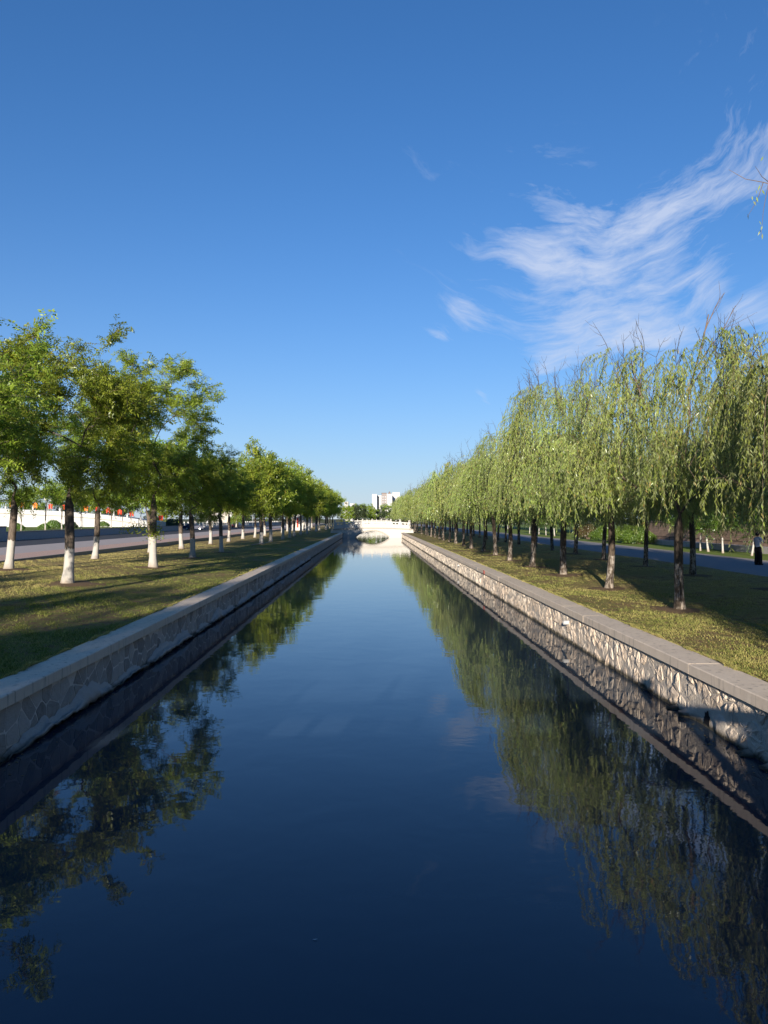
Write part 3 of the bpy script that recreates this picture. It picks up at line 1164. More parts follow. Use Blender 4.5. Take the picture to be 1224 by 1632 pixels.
def round_tree_meshes(seed, H=9.2, Rc=3.3, th=2.7, r_tr=0.17, ntar=140, twigs=7, leaves=9, lf=3, ls=0.056, bark='bark', leaf='leaf_round', low=2.85):
    rg = np.random.default_rng(seed)
    trunk = trunk_path(rg, th)
    lead = [np.array(trunk[-1]) + np.array((rg.normal(0, 0.10) * k, rg.normal(0, 0.10) * k, 0.45 * k)) for k in range(1, int((H - th) * 0.45 / 0.45))]
    tar = []
    lob = rg.normal(0, 1, (9, 3))
    lob = unit(lob)
    cz, rz = (H + low) / 2, (H - low) / 2
    while len(tar) < ntar:
        u = unit(rg.normal(0, 1, 3))
        bump = 0.78 + 0.26 * max(0, (lob @ u).max() - 0.55) / 0.45 + rg.normal(0, 0.05)
        rr = (rg.uniform(0.10, 1.0) ** 0.5) * bump
        p = np.array((u[0] * rr * Rc, u[1] * rr * Rc, cz + u[2] * rr * rz))
        if u[2] < -0.2:
            p[0] *= 0.85
            p[1] *= 0.85
        g_ = math.sin(p[0] * 1.5 + seed) + math.sin(p[1] * 1.7 + seed * 2) + math.sin(p[2] * 1.9 + seed * 3)
        if g_ < -0.4 and rg.random() < 0.9:
            continue
        tar.append(p)
    tar = np.array(tar)
    tk = [np.array(p) for p in trunk] + lead
    pos, par = skeleton(rg, tk, tar)
    r, kids = radii(pos, par, len(trunk), r_tr * 0.85)
    nt = len(trunk)
    zt = np.array([p[2] for p in trunk])
    r[:nt] = np.maximum(r[:nt], r_tr * (1.0 - 0.13 * zt / th))
    r[:nt] += r_tr * 0.42 * np.exp(-zt / 0.16)
    w = MB()
    wood(w, pos, par, r, kids, skip=nt - 1)
    # leaves
    tips = tar
    n = len(tips)
    cen = np.array((0, 0, cz - 0.8))
    outw = unit(tips - cen)
    d = unit(outw[:, None] * 0.75 + rg.normal(0, 0.62, (n, twigs, 3)) + np.array((0, 0, 0.22)))
    L = rg.uniform(0.40, 0.95, (n, twigs, 1))
    base = tips[:, None] + rg.normal(0, 0.06, (n, twigs, 3))
    ctint = np.clip(rg.normal(0.5, 0.22, (n, 1)) + 0.10 * (tips[:, 2:3] - cz) / rz, 0, 1)
    # twig stems
    for i in range(n):
        for j in range(0, twigs, 1 if lf >= 3 else 3):
            p0, dd, l = base[i, j], d[i, j], L[i, j, 0]
            w.tube([tips[i], p0 + dd * l * 0.55 + (0, 0, 0.03), p0 + dd * l - (0, 0, 0.08 * l)], (0.007, 0.005, 0.003), 3, cap=False)
    s = (np.arange(leaves) + 0.6) / leaves
    s = np.broadcast_to(s, (n, twigs, leaves)) + rg.uniform(-0.04, 0.04, (n, twigs, leaves))
    pt = base[:, :, None] + d[:, :, None] * (L * s)[..., None]
    pt[..., 2] -= 0.08 * L * s ** 2
    side = unit(np.cross(d, np.array((0, 0, 1.0))) + 1e-6)
    sg = np.where(np.arange(leaves) % 2 == 0, 1.0, -1.0)
    ra = unit(d[:, :, None] * 0.75 + side[:, :, None] * sg[None, None, :, None] * 0.85 + rg.normal(0, 0.28, pt.shape) + np.array((0, 0, -0.18)))
    rl = rg.uniform(0.16, 0.27, s.shape)
    nrm = unit(np.array((0, 0, 0.75)) + rg.normal(0, 0.75, ra.shape))
    rs = unit(np.cross(ra, nrm))
    mb = MB()
    C_, A_, W_ = [], [], []
    tt = []
    for q in range(lf):
        f = (q + 0.6) / lf
        cc = pt + ra * (rl * f)[..., None]
        cc[..., 2] -= 0.05 * f * f
        for sd in (-1, 1):
            ax = unit(rs * sd + ra * 0.55 + rg.normal(0, 0.25, ra.shape) + np.array((0, 0, -0.2)))
            ln = ls * rg.uniform(0.75, 1.2, s.shape)[..., None]
            wd = unit(np.cross(ax, nrm)) * ln * 0.40
            C_.append((cc + ax * ln).reshape(-1, 3))
            A_.append((ax * ln).reshape(-1, 3))
            W_.append(wd.reshape(-1, 3))
            tt.append(np.broadcast_to(ctint[:, :, None], s.shape).reshape(-1))
    V, Q = leaf_quads(np.vstack(C_), np.vstack(A_), np.vstack(W_))
    mb.add(V, Q, tint=np.repeat(np.concatenate(tt), 4))
    return w.mesh('trunk', M[bark], smooth=True), mb.mesh('crown', M[leaf], tint=True)


def willow_meshes(seed, H=7.2, Rc=2.8, th=2.2, r_tr=0.125, ntar=105, strands=900, nl=44, ll=0.066, lw=0.0125, bare=26, floor=(1.9, 3.1), stems=True):
    rg = np.random.default_rng(seed)
    trunk = trunk_path(rg, th, 0.07)
    tar = []
    while len(tar) < ntar:
        z = rg.uniform(3.2, H)
        f = max(0.05, 1 - ((z - 4.0) / (H - 3.7)) ** 2)
        rr = Rc * f ** 0.36 * rg.uniform(0.05, 1) ** 0.45 * 0.9
        a = rg.uniform(0, 6.283)
        k = 1 + 0.16 * math.sin(a * 3 + seed) + 0.1 * math.sin(a * 5 + seed * 2)
        tar.append((rr * k * math.cos(a), rr * k * math.sin(a), z))
    tar = np.array(tar)
    pos, par = skeleton(rg, [np.array(p) for p in trunk], tar, up=0.5)
    r, kids = radii(pos, par, len(trunk), r_tr * 0.85, tip=0.006)
    nt = len(trunk)
    zt = np.array([p[2] for p in trunk])
    r[:nt] = np.maximum(r[:nt], r_tr * (1.0 - 0.10 * zt / th))
    r[:nt] += r_tr * 0.35 * np.exp(-zt / 0.15)
    w = MB()
    wood(w, pos, par, r, kids, skip=nt - 1)
    # bare twigs standing out of the top
    hi = np.where((pos[:, 2] > H - 1.5))[0]
    for i in rg.choice(hi, min(bare, len(hi)), replace=False):
        d = unit(np.array((pos[i][0] * 0.12, pos[i][1] * 0.12, 1.0)) + rg.normal(0, 0.25, 3))
        L = rg.uniform(0.5, 1.25)
        P = [pos[i]]
        for k in range(4):
            d = unit(d + rg.normal(0, 0.13, 3))
            P.append(P[-1] + d * L / 4)
        w.tube(P, np.linspace(0.010, 0.003, 5), 3, cap=False)
        for k in (1, 2, 3):
            e = unit(d + rg.normal(0, 0.5, 3))
            w.tube([P[k], P[k] + e * L * 0.22, P[k] + e * L * 0.38 + (0, 0, 0.05)], (0.006, 0.004, 0.0025), 3, cap=False)
    # hanging strands
    cand = np.where((pos[:, 2] > 3.3) & (r < 0.03))[0]
    rr = np.hypot(pos[cand, 0], pos[cand, 1])
    p = 0.3 + rr / Rc
    gp = np.sin(pos[cand, 0] * 2.3 + seed) + np.sin(pos[cand, 1] * 2.1 + seed * 2) + np.sin(pos[cand, 2] * 1.7 + seed * 3)
    p = p * np.where(gp < -0.7, 0.08, 1.0)
    st = rg.choice(cand, strands, p=p / p.sum())
    p0 = pos[st] + rg.normal(0, 0.07, (strands, 3))
    az = np.arctan2(p0[:, 1], p0[:, 0]) + rg.normal(0, 0.8, strands)
    outd = np.column_stack((np.cos(az), np.sin(az), np.zeros(strands)))
    reach = rg.uniform(0.12, 0.95, strands)
    lobe = 0.5 + 0.5 * np.sin(np.arctan2(p0[:, 1], p0[:, 0]) * 4 + seed * 2)
    maxL = p0[:, 2] - (floor[0] + (floor[1] - floor[0]) * (lobe * 0.75 + rg.uniform(-0.1, 0.5, strands)))
    Ls = np.clip(np.minimum(maxL, rg.uniform(0.5, 2.6, strands)), 0.35, 4.0)
    sw = rg.normal(0, 0.10, (strands, 2))
    ph = rg.uniform(0, 6.28, strands)

    def at(s):
        s = np.asarray(s)
        h = (1 - np.exp(-s * 4.0)) * reach[:, None]
        z = 0.18 * reach[:, None] * np.sin(np.clip(s * 5, 0, np.pi)) - Ls[:, None] * s ** 1.15
        x = p0[:, None, :] + outd[:, None, :] * h[..., None]
        x[..., 2] += z
        x[..., 0] += sw[:, :1] * s * s + 0.03 * np.sin(s * 6 + ph[:, None])
        x[..., 1] += sw[:, 1:] * s * s + 0.03 * np.cos(s * 5 + ph[:, None])
        return x
    stm = MB()
    if stems:
        S = np.broadcast_to(np.linspace(0, 1, 7), (strands, 7))
        P = at(S)
        th3 = np.arange(3) * 2 * np.pi / 3
        rad = np.linspace(0.0045, 0.0018, 7)
        off = np.stack((np.cos(th3), np.sin(th3), np.zeros(3)), -1)
        Vt = P[:, :, None, :] + rad[None, :, None, None] * off[None, None]
        idx = np.arange(strands * 7 * 3).reshape(strands, 7, 3)
        a, b = idx[:, :-1], idx[:, 1:]
        Q = np.stack((a, np.roll(a, -1, 2), np.roll(b, -1, 2), b), -1).reshape(-1, 4)
        stm.add(Vt.reshape(-1, 3), Q, m=1)
    S = (np.arange(nl) + 0.5) / nl * 0.97 + 0.03
    S = np.broadcast_to(S, (strands, nl)) + rg.uniform(-0.01, 0.01, (strands, nl))
    S = np.clip(S, 0, 1)
    c = at(S)
    la = rg.uniform(0, 6.283, (strands, nl))
    sd = np.stack((np.cos(la), np.sin(la), np.zeros_like(la)), -1)
    ax = unit(sd * rg.uniform(0.25, 0.95, la.shape)[..., None] + np.array((0, 0, -1.0)))
    ln = ll * rg.uniform(0.6, 1.2, la.shape)[..., None]
    wd = unit(np.cross(ax, sd + rg.normal(0, 0.5, sd.shape)))
    V, Q = leaf_quads((c + ax * ln).reshape(-1, 3), (ax * ln).reshape(-1, 3), (wd * lw * rg.uniform(0.8, 1.3, la.shape)[..., None]).reshape(-1, 3))
    cl_ = np.sin(p0[:, 0:1] * 1.9 + seed) + np.sin(p0[:, 1:2] * 2.2 + seed) + np.sin(p0[:, 2:3] * 1.5)
    tnt = np.clip(rg.normal(0.42, 0.18, (strands, 1)) + 0.16 * cl_ + 0.10 * (p0[:, 2:3] - 4.5) / 2.5, 0, 1)
    stm.add(V, Q, tint=np.repeat(np.broadcast_to(tnt, (strands, nl)).reshape(-1), 4))
    return w.mesh('trunk', M['bark_willow'], smooth=True), stm.mesh('crown', [M['leaf_willow'], M['strand']], tint=True)


ORD = ['nearest', 'second', 'third', 'fourth', 'fifth', 'sixth', 'seventh', 'eighth', 'ninth', 'tenth', 'eleventh', 'twelfth', 'thirteenth', 'fourteenth',
       'fifteenth', 'sixteenth', 'seventeenth', 'eighteenth', 'nineteenth', 'twentieth', 'twenty-first', 'twenty-second', 'twenty-third', 'twenty-fourth']


def plant(name, meshes, x, y, z, label, cat, group, rz=0.0, s=1.0, sz=None, tilt=(0, 0)):
    root = thing(name, label, cat, (x, y, z), rz, group)
    root.rotation_euler = (tilt[0], tilt[1], rz)
    root.scale = (s, s, sz or s)
    link('trunk', meshes[0], root)
    link('crown', meshes[1], root)
    return root


SHADE = []
near_round = [round_tree_meshes(11, H=9.1), round_tree_meshes(23, H=10.0, Rc=3.0), round_tree_meshes(37, H=8.6, Rc=2.9, ntar=125), round_tree_meshes(41, H=8.6, Rc=3.3)]
far_round = [round_tree_meshes(s, ntar=140, twigs=6, leaves=6, lf=1, ls=0.13) for s in (51, 63, 77)]
near_willow = [willow_meshes(5), willow_meshes(9, H=7.5, Rc=2.9), willow_meshes(14, H=6.9), willow_meshes(21, H=7.3, Rc=2.9), willow_meshes(27, H=6.6, Rc=3.2, strands=1200), willow_meshes(43, H=7.7, Rc=2.7, strands=820, bare=44)]
far_willow = [willow_meshes(s, strands=560, nl=20, ll=0.115, lw=0.025, stems=False, bare=30) for s in (31, 33, 36, 47, 58)]
rr = np.random.default_rng(99)
prnd = random.Random(4)

G1 = 'whitewashed round trees in the row nearest the canal'
G2 = 'whitewashed round trees in the row beside the pink pavement'
front = [17.5, 26.6, 35.9, 44.9, 53.7, 70.9, 79.9, 88.4, 96.4, 104.5, 113.0, 121.5]
info1 = {17.5: 'trunk outside the picture, leafy crown at the picture edge', 26.6: 'thick white trunk, nearest of', 35.9: '', }
for i, y in enumerate(front):
    lab = {0: 'leafy tree at the very edge of the view, trunk out of sight, nearest the camera',
           1: 'thick trunked tree, nearest whole trunk of the row along the shaded canal wall',
           2: 'tree with a leafy shoot low on its whitewashed trunk, beside the shaded canal lawn',
           3: 'dark crowned straight tree between the leafy shoot tree and the slim dark one',
           4: 'slim dark crowned tree standing last before the gap in the canal row',
           5: 'bright green tree standing first after the gap in the canal row'}.get(i)
    if lab is None:
        lab = f'small {ORD[i - 5]} tree after the gap in the whitewashed canal row'
    ms = (near_round if y < 60 else far_round)
    k = [3, 0, 1, 2, 3, 0, 1, 2, 0, 1, 2, 0][i] % len(ms)
    s = [0.90, 1.0, 1.05, 0.88, 0.82, 1.0, 1.0, 0.95, 1.0, 0.98, 1.0, 0.96][i]
    plant('round_tree', ms[k], -10.3 + prnd.uniform(-0.2, 0.2), y, float(ground_z(-10.3, y)) - 0.02, lab, 'tree', G1, prnd.uniform(0, 6.28), s,
          tilt=(prnd.uniform(-0.02, 0.02), [0, 0.03, 0, 0.0, 0.0][i] if i < 5 else prnd.uniform(-0.02, 0.02)))
second = [23.8, 33.0, 42.5, 53.7, 62.3, 72.8, 81.4, 91.3, 99.7, 109.0, 118.0, 129.0]
for i, y in enumerate(second):
    lab = {0: 'tree nearest the camera in the pavement row, only its crown at the edge',
           1: 'leaning whitewashed tree, nearest visible trunk beside the pink pavement',
           2: 'tree beside the pink pavement, just behind the thick trunked one'}.get(i)
    if lab is None:
        lab = f'{ORD[i]} tree along the pink pavement counted from the camera'
    ms = near_round if y < 50 else far_round
    k = (i * 2 + 1) % len(ms) if i else 2
    plant('round_tree', ms[k], -15.2 + prnd.uniform(-0.25, 0.25), y, float(ground_z(-15.2, y)) - 0.02, lab, 'tree', G2, prnd.uniform(0, 6.28), prnd.uniform(0.9, 1.03),
          tilt=(prnd.uniform(-0.02, 0.02), [0, 0.10, -0.06, 0, 0.07][i] if i < 5 else prnd.uniform(-0.04, 0.04)))
# a row of trees across the road behind the camera: its shadow lies on the near lawn
for i, x in enumerate((-36, -31.5, -27, -22.5, -18.2, -14.2, -10.6)):
    SHADE.append((x, -21.5 + 0.8 * (i % 2), i))
# beyond the bridge
for i, y in enumerate((140, 149, 158, 167, 177, 187, 198, 210)):
    for x in (-10.3, -15.4):
        if x < -12 and 150 < y < 170:
            continue
        plant('round_tree', far_round[i % 3], x + prnd.uniform(-0.4, 0.4), y + (4 if x < -12 else 0), 0.0, 'small green tree of the double row beyond the white bridge', 'tree', 'round trees beyond the bridge', prnd.uniform(0, 6.28), prnd.uniform(0.95, 1.05))

def leafy_shoot(root, seed, at, n, spread):
    rg_ = np.random.default_rng(seed)
    m_ = MB()
    c = rg_.normal(0, 1, (n, 3)) * np.array(spread) + np.array(at)
    ax = unit(rg_.normal(0, 1, (n, 3)) * np.array((1, 1, 0.5)))
    wd = unit(np.cross(ax, np.array((0, 0, 1.0)) + rg_.normal(0, 0.5, (n, 3))))
    l = rg_.uniform(0.035, 0.075, (n, 1))
    V_, Q_ = leaf_quads(c, ax * l, wd * l * 0.45)
    m_.add(V_, Q_, tint=np.repeat(np.clip(rg_.normal(0.8, 0.15, n), 0, 1), 4))
    tag(m_.build('leafy_shoot', M['leaf_round'], root, tint=True), kind='stuff')


for o_ in [o for o in bpy.data.objects if o.get('label', '').startswith('tree with a leafy shoot')]:
    o_.rotation_euler[2] = 0
    leafy_shoot(o_, 5, (0.1, -0.1, 1.55), 420, (0.20, 0.2, 0.22))
    leafy_shoot(o_, 6, (-0.75, 0.0, 1.75), 260, (0.35, 0.25, 0.14))

W1 = 'willows in the row along the sunlit canal wall'
W2 = 'willows in the row beside the asphalt path'
ys = [2.6, 8.2, 14.0] + [19.8 + 5.83 * k for k in range(18)]
for i, y in enumerate(ys):
    lab = {0: 'willow wholly outside the picture that shades the near right bank',
           1: 'willow mostly outside the picture, a few pale hanging twigs at the edge',
           2: 'willow with trunk outside the picture, long strands hanging at the edge',
           3: 'willow with bare branches on top, nearest trunk to the sunlit coping',
           4: 'willow with drooping light strands, behind the nearest coping trunk',
           5: 'third whole willow along the sunlit coping from the camera'}.get(i)
    if lab is None:
        lab = f'{ORD[i - 3]} willow trunk from the camera along the sunlit coping'
    ms = near_willow if y < 56 else far_willow
    k = [2, 1, 2, 0, 3, 5, 4, 1, 2][i] if i < 9 else i % len(ms)
    s = [1.12, 0.93, 0.83, 0.97, 0.96, 1.08, 1.0, 0.98, 1.0][i] if i < 9 else prnd.uniform(0.90, 1.06)
    plant('willow_tree', ms[k], 7.87 + prnd.uniform(-0.12, 0.12), y, 0.01, lab, 'tree', W1, [0, 2.6, 0.4, 1.2, 4.0, 5.2, 0.9, 2.9, 3.6][i] if i < 9 else prnd.uniform(0, 6.28), s,
          tilt=(prnd.uniform(-0.02, 0.02), prnd.uniform(-0.02, 0.02)))
ys = [25.0, 31.2, 37.2, 43.5, 50.0] + [56.2 + 6.2 * k for k in range(12)]
for i, y in enumerate(ys):
    lab = 'willow nearest the camera in the path row, crown at the picture edge' if i == 0 else f'{["first"] + ORD[1:]}'
    if i:
        lab = f'{(["first"] + ORD[1:])[i - 1]} visible willow trunk from the camera in the row beside the path'
    ms = near_willow if y < 52 else far_willow
    plant('willow_tree', ms[(i * 3 + 1) % len(ms)], 13.2 + prnd.uniform(-0.15, 0.15), y, 0.02, lab, 'tree', W2, prnd.uniform(0, 6.28), prnd.uniform(0.88, 1.05),
          tilt=(prnd.uniform(-0.03, 0.03), prnd.uniform(-0.03, 0.03)))
for i, y in enumerate((134, 141, 148, 155, 163, 171, 180, 190, 200)):
    for x in (8.0, 13.2):
        plant('willow_tree', far_willow[i % 3], x, y + (x > 10) * 3, 0.0, 'small willow of the double row beyond the white bridge', 'tree', 'willows beyond the bridge', prnd.uniform(0, 6.28), prnd.uniform(0.95, 1.1))

for i, (x, y) in enumerate(((13.2, 18.8), (13.2, 12.6), (13.2, 6.4), (13.2, 0.2), (7.0, -1.4), (7.0, -6.4), (9.6, 4.6), (7.4, -11.4))):
    plant('willow_tree', far_willow[i % 3], x, y, 0.02, 'willow beside the camera, out of view, its shade covers the right lawn', 'tree', 'willows beside the camera out of view', i * 1.9, 1.08)

# the dead leader with bare forks that stands out of the nearest willow
dead = MB()
rg = np.random.default_rng(3)
def dead_branch(p, d, L, r, depth):
    P = [np.array(p)]
    for k in range(6):
        d = unit(np.array(d) + rg.normal(0, 0.10, 3) + np.array((0, 0, 0.05)))
        P.append(P[-1] + d * L / 6)
    dead.tube(P, np.linspace(r, r * 0.35, 7), 5 if r > 0.015 else 3, cap=False)
    if depth:
        for k in (2, 3, 4, 5):
            e = unit(d + rg.normal(0, 0.45, 3))
            dead_branch(P[k], e, L * rg.uniform(0.3, 0.5), r * 0.42, depth - 1)
near_w = [o for o in bpy.data.objects if o.get('label', '').startswith('willow with bare branches on top')][0]
near_w.rotation_euler = (0, 0, 0)
dead_branch((0.05, 0, 3.6), (-0.06, 0.1, 1), 4.2, 0.042, 2)
dead_branch((-0.2, 0.2, 3.8), (-0.50, 0.1, 1), 3.3, 0.034, 2)
dead_branch((-0.4, 0.4, 4.2), (-0.75, 0.2, 1), 2.3, 0.018, 1)
dead_branch((0.5, 0.2, 4.4), (0.15, 0.2, 1), 2.3, 0.018, 1)
dead.build('bare_branch', M['twig'], near_w, smooth=True)

# ------------------------------------------------------------------ grass and litter
def scatter(name, xr, yr, n, hmin, hmax, wdt, mat, flat=False, dry=0.0, zc=None):
    rg = np.random.default_rng(len(name) * 17 + int(abs(xr[0]) * 10))
    u = rg.uniform(0, 1, n)
    a, b = 1 / yr[0], 1 / yr[1]
    y = 1 / (a + (b - a) * u)
    x = rg.uniform(xr[0], xr[1], n)
    # clump
    cx = 0.10 * np.sin(x * 9 + y * 5) + 0.10 * np.sin(y * 11)
    x = np.clip(x + cx, min(xr), max(xr))
    z = ground_z(x, y) if zc is None else np.full(n, zc)
    sc = 0.7 + 0.010 * y
    an = rg.uniform(0, 6.283, n)
    dx, dy = np.cos(an), np.sin(an)
    if not flat:
        pt_ = np.sin(x * 1.1 + 1.7 * np.sin(y * 0.53)) + np.sin(y * 0.9 + x * 0.7) + 0.8 * np.sin(x * 3.1 - y * 2.3) + 0.6 * np.sin(x * 6.3 + y * 4.1)
        keep = rg.random(n) < np.clip(0.62 + 0.45 * pt_, 0.10, 1.0)
        for tx, y_s in ((-10.3, front), (-15.2, second), (7.87, [19.8 + 5.83 * k for k in range(8)]), (13.2, [25.0, 31.2, 37.2, 43.5, 50.0])):
            for ty in y_s:
                keep &= (np.hypot(x - tx, y - ty) > 0.55 + 0.35 * rg.random(n))
        x, y, z, dx, dy, sc = x[keep], y[keep], z[keep], dx[keep], dy[keep], sc[keep]
        n = len(x)
    h = rg.uniform(hmin, hmax, n) * (0.55 + 0.6 * (0.5 + 0.5 * np.sin(x * 2.1 + 1.3 * np.sin(y * 1.7))))
    w = wdt * sc
    P = np.column_stack((x, y, z))
    sx = np.column_stack((dx, dy, np.zeros(n))) * w[:, None]
    ln = rg.normal(0, 0.6, (n, 2)) * h[:, None]
    if flat:
        A = P + np.column_stack((np.zeros(n), np.zeros(n), np.full(n, 0.012)))
        q = np.column_stack((-dy, dx, rg.uniform(-0.5, 0.5, n))) * w[:, None] * 0.8
        V = np.stack((A - sx, A + q, A + sx, A - q), 1).reshape(-1, 3)
        V[:, 2] += 0.006
        m = MB()
        m.add(V, np.arange(n * 4).reshape(n, 4), tint=np.repeat(rg.uniform(0, 1, n), 4))
    else:
        tip = P + np.column_stack((ln[:, 0], ln[:, 1], h))
        V = np.stack((P - sx, P + sx, tip), 1).reshape(-1, 3)
        tint = np.clip(dry + smooth(7.5, 13.5, np.abs(x)) * 0.42 + rg.normal(0, 0.1, n), 0, 1)
        m = MB()
        m.add(V, T=np.arange(n * 3).reshape(n, 3), tint=np.repeat(tint, 3))
    return tag(m.build(name, mat, tint=True), kind='stuff')


scatter('grass', (-18.2, XL - CW - 0.02), (9.0, 75), 330000, 0.02, 0.065, 0.008, M['blade'])
scatter('grass', (XR + CW + 0.02, 15.7), (9.5, 75), 220000, 0.02, 0.055, 0.008, M['blade'], dry=0.22)
scatter('fallen_leaves', (-18.0, XL - CW), (9.0, 60), 9000, 0.01, 0.02, 0.024, M['litter'], flat=True)
scatter('fallen_leaves', (XR + CW, 15.5), (9.0, 60), 26000, 0.01, 0.02, 0.022, M['litter'], flat=True)

# ------------------------------------------------------------------ across the road
def low_wall():
    t = thing('low_wall', 'long grey granite planter wall along the far side of the road', 'wall', (X_ROAD, 0, 0))
    m = MB(); m.box(-0.4, 0, 20, 163, -0.1, 0.86); m.build('wall_body', M['granite'], t)
    y = 20
    k = MB()
    k.box(-0.45, 0.05, 0.01, 2.99, 0.862, 0.95)
    km = k.mesh('cap_slab', M['kerb'])
    while y < 162:
        link('cap_slab', km, t, (0, y, 0))
        y += 3.0
    p = MB(); p.box(-0.6, 0.15, 62, 84.6, -0.1, 1.45); p.build('pier', M['granite'], t)
    p = MB(); p.box(-0.65, 0.2, 61.95, 84.65, 1.452, 1.56); p.build('pier_cap', M['kerb'], t)


low_wall()
m = MB(); m.box(X_ROAD - 40, X_ROAD - 0.4, 20, 163, -0.3, 0.80); tag(m.build('terrace_ground', M['lawn_far']), kind='structure')

YR = 150.0
def white_ramp():
    t = thing('ramp_bridge', 'white arched ramp with balustrade beyond the road, red flags standing along it', 'bridge', (0, YR, 0.8))
    X = np.linspace(-95, -41.5, 50)
    prof = lambda x: np.interp(x, (-95, -72, -60, -54, -48, -42, -36), (4.3, 3.55, 3.0, 2.55, 1.9, 1.0, 0.2))
    V = []
    for x in X:
        z = float(prof(x))
        V += [(x, 0, -0.9), (x, 0, z), (x, 6, z), (x, 6, -0.9)]
    Q = []
    for i in range(49):
        for j in range(3):
            Q.append((i * 4 + j, i * 4 + 4 + j, i * 4 + 5 + j, i * 4 + 1 + j))
    Q.append((196, 199, 198, 197))
    m = MB(); m.add(V, Q); m.build('ramp_body', M['white_paint'], t)
    # string line and parapet with openings
    V = []
    for x in X:
        z = float(prof(x))
        V += [(x, -0.15, z - 0.95), (x, -0.15, z - 0.8), (x, -0.002, z - 0.8), (x, -0.002, z - 0.95)]
    Q = [(i * 4 + j, i * 4 + 4 + j, i * 4 + 4 + (j + 1) % 4, i * 4 + (j + 1) % 4) for i in range(49) for j in range(4)]
    m = MB(); m.add(V, Q); m.build('string_course', M['marble_dark'], t)
    pm = MB(); pm.box(-0.14, 0.14, -0.14, 0.14, 0, 0.5); pm.lathe([(0.001, 0.86), (0.11, 0.80), (0.12, 0.70), (0.07, 0.6), (0.12, 0.56), (0.12, 0.502)], 8)
    me = pm.mesh('post', M['white_paint'])
    for x in np.arange(-76, -42, 2.6):
        link('post', me, t, (float(x), 0.2, float(prof(x))))
    return prof


prof = white_ramp()
FL = [(23, 'orange'), (41, 'orange'), (60, 'orange'), (84, 'red'), (107, 'red'), (140, 'orange'), (158, 'red'), (175, 'red'), (193, 'red'), (212, 'red'), (258, 'red')]
for i, (px, col) in enumerate(FL):
    x = (px - 592) / F * (YR - 0.4)
    z = float(prof(x)) + 0.8
    lab = f'{ORD[i] if i else "first"} {col} flag from the picture edge on the white ramp'
    t = thing('flag', lab, 'flag', (x, YR - 0.4, z), 0, 'small flags along the white ramp')
    t.scale = (0.75, 1, 0.8)
    m = MB(); m.tube([(0, 0, -0.9), (0, 0, 1.9)], 0.03, 6); m.build('pole', M['white_paint'], t)
    for sd in (-1, 1):
        m = MB()
        V = []
        for k in range(5):
            s = k / 4
            V += [(sd * (0.04 + 0.55 * s), 0.06 * math.sin(s * 5), 1.85 - 0.30 * s + 0.1 * math.sin(s * 4 + i)), (sd * (0.04 + 0.40 * s), 0.06 * math.sin(s * 5 + 1), 0.75 + 0.12 * math.sin(s * 3 + i) - 0.25 * s)]
        Vb = [(a, b + 0.02, c) for a, b, c in V]
        Q = [(2 * k, 2 * k + 1, 2 * k + 3, 2 * k + 2) for k in range(4)] + [(10 + 2 * k, 12 + 2 * k, 13 + 2 * k, 11 + 2 * k) for k in range(4)]
        Q += [(2 * k, 2 * k + 2, 2 * k + 12, 2 * k + 10) for k in range(4)] + [(2 * k + 1, 2 * k + 11, 2 * k + 13, 2 * k + 3) for k in range(4)] + [(0, 10, 11, 1), (8, 9, 19, 18)]
        m.add(V + Vb, Q)
        m.build('cloth', M[col], t)


def street_lamp(x, y, z, label, h=4.2, two=True):
    t = thing('street_lamp', label, 'street lamp', (x, y, z), 0, 'white lamps beyond the road')
    m = MB(); m.lathe([(0.14, 0), (0.14, 0.3), (0.07, 0.35), (0.05, h - 0.4), (0.05, h - 0.3)], 8); m.build('pole', M['white_paint'], t)
    for sx in ((-0.5, 0.5) if two else (0.0,)):
        m = MB(); m.tube([(0, 0, h - 0.35), (sx * 0.6, 0, h - 0.3), (sx, 0, h - 0.16)] if two else [(0, 0, h - 0.35), (0, 0, h - 0.2), (0, 0, h - 0.1)], 0.03, 6); m.build('arm', M['white_paint'], t)
        m = MB(); m.lathe([(0.001, 0.5), (0.18, 0.44), (0.26, 0.28), (0.24, 0.12), (0.12, 0.0), (0.001, -0.01)], 10, c=(sx, 0, h - 0.15)); m.build('globe', M['lamp_glass'], t, smooth=True)


street_lamp(-58.0, 139, 0.8, 'white lamp with two round globes before the white ramp', 5.0)
street_lamp(-32.0, 208, -0.06, 'white lamp post with a single globe beside the far end of the road', 4.6, False)

# white balustrade further down the road
def balustrade():
    t = thing('white_balustrade', 'long low white balustrade beyond the end of the road', 'fence', (-46, 0, 0))
    pts = [(-12 + 0.0, 190.0), (4.0, 262.0), (14.0, 330.0)]
    P = np.array(pts)
    seg = np.linalg.norm(np.diff(P, axis=0), axis=1)
    tot = seg.sum()
    rail, posts = MB(), MB()
    for i in range(len(P) - 1):
        a, b = P[i], P[i + 1]
        d = (b - a) / seg[i]
        nn = np.array((-d[1], d[0]))
        for z0, z1, hw in ((0.95, 1.15, 0.12), (0.0, 0.35, 0.10)):
            V = []
            for q in (a, b):
                for s in (-1, 1):
                    for z in (z0, z1):
                        V.append((q[0] + nn[0] * hw * s, q[1] + nn[1] * hw * s, z))
            rail.add(V, [(0, 1, 5, 4), (2, 6, 7, 3), (1, 3, 7, 5), (0, 4, 6, 2), (0, 2, 3, 1), (4, 5, 7, 6)])
        L = 0
        while L < seg[i]:
            q = a + d * L
            big = int(round(L / 0.6)) % 4 == 0
            w_ = 0.15 if big else 0.085
            posts.box(q[0] - w_, q[0] + w_, q[1] - w_, q[1] + w_, 0.3, 1.55 if big else 0.97)
            L += 0.6
    rail.build('rail', M['white_paint'], t)
    tag(posts.build('baluster', M['white_paint'], t), kind='stuff')


balustrade()

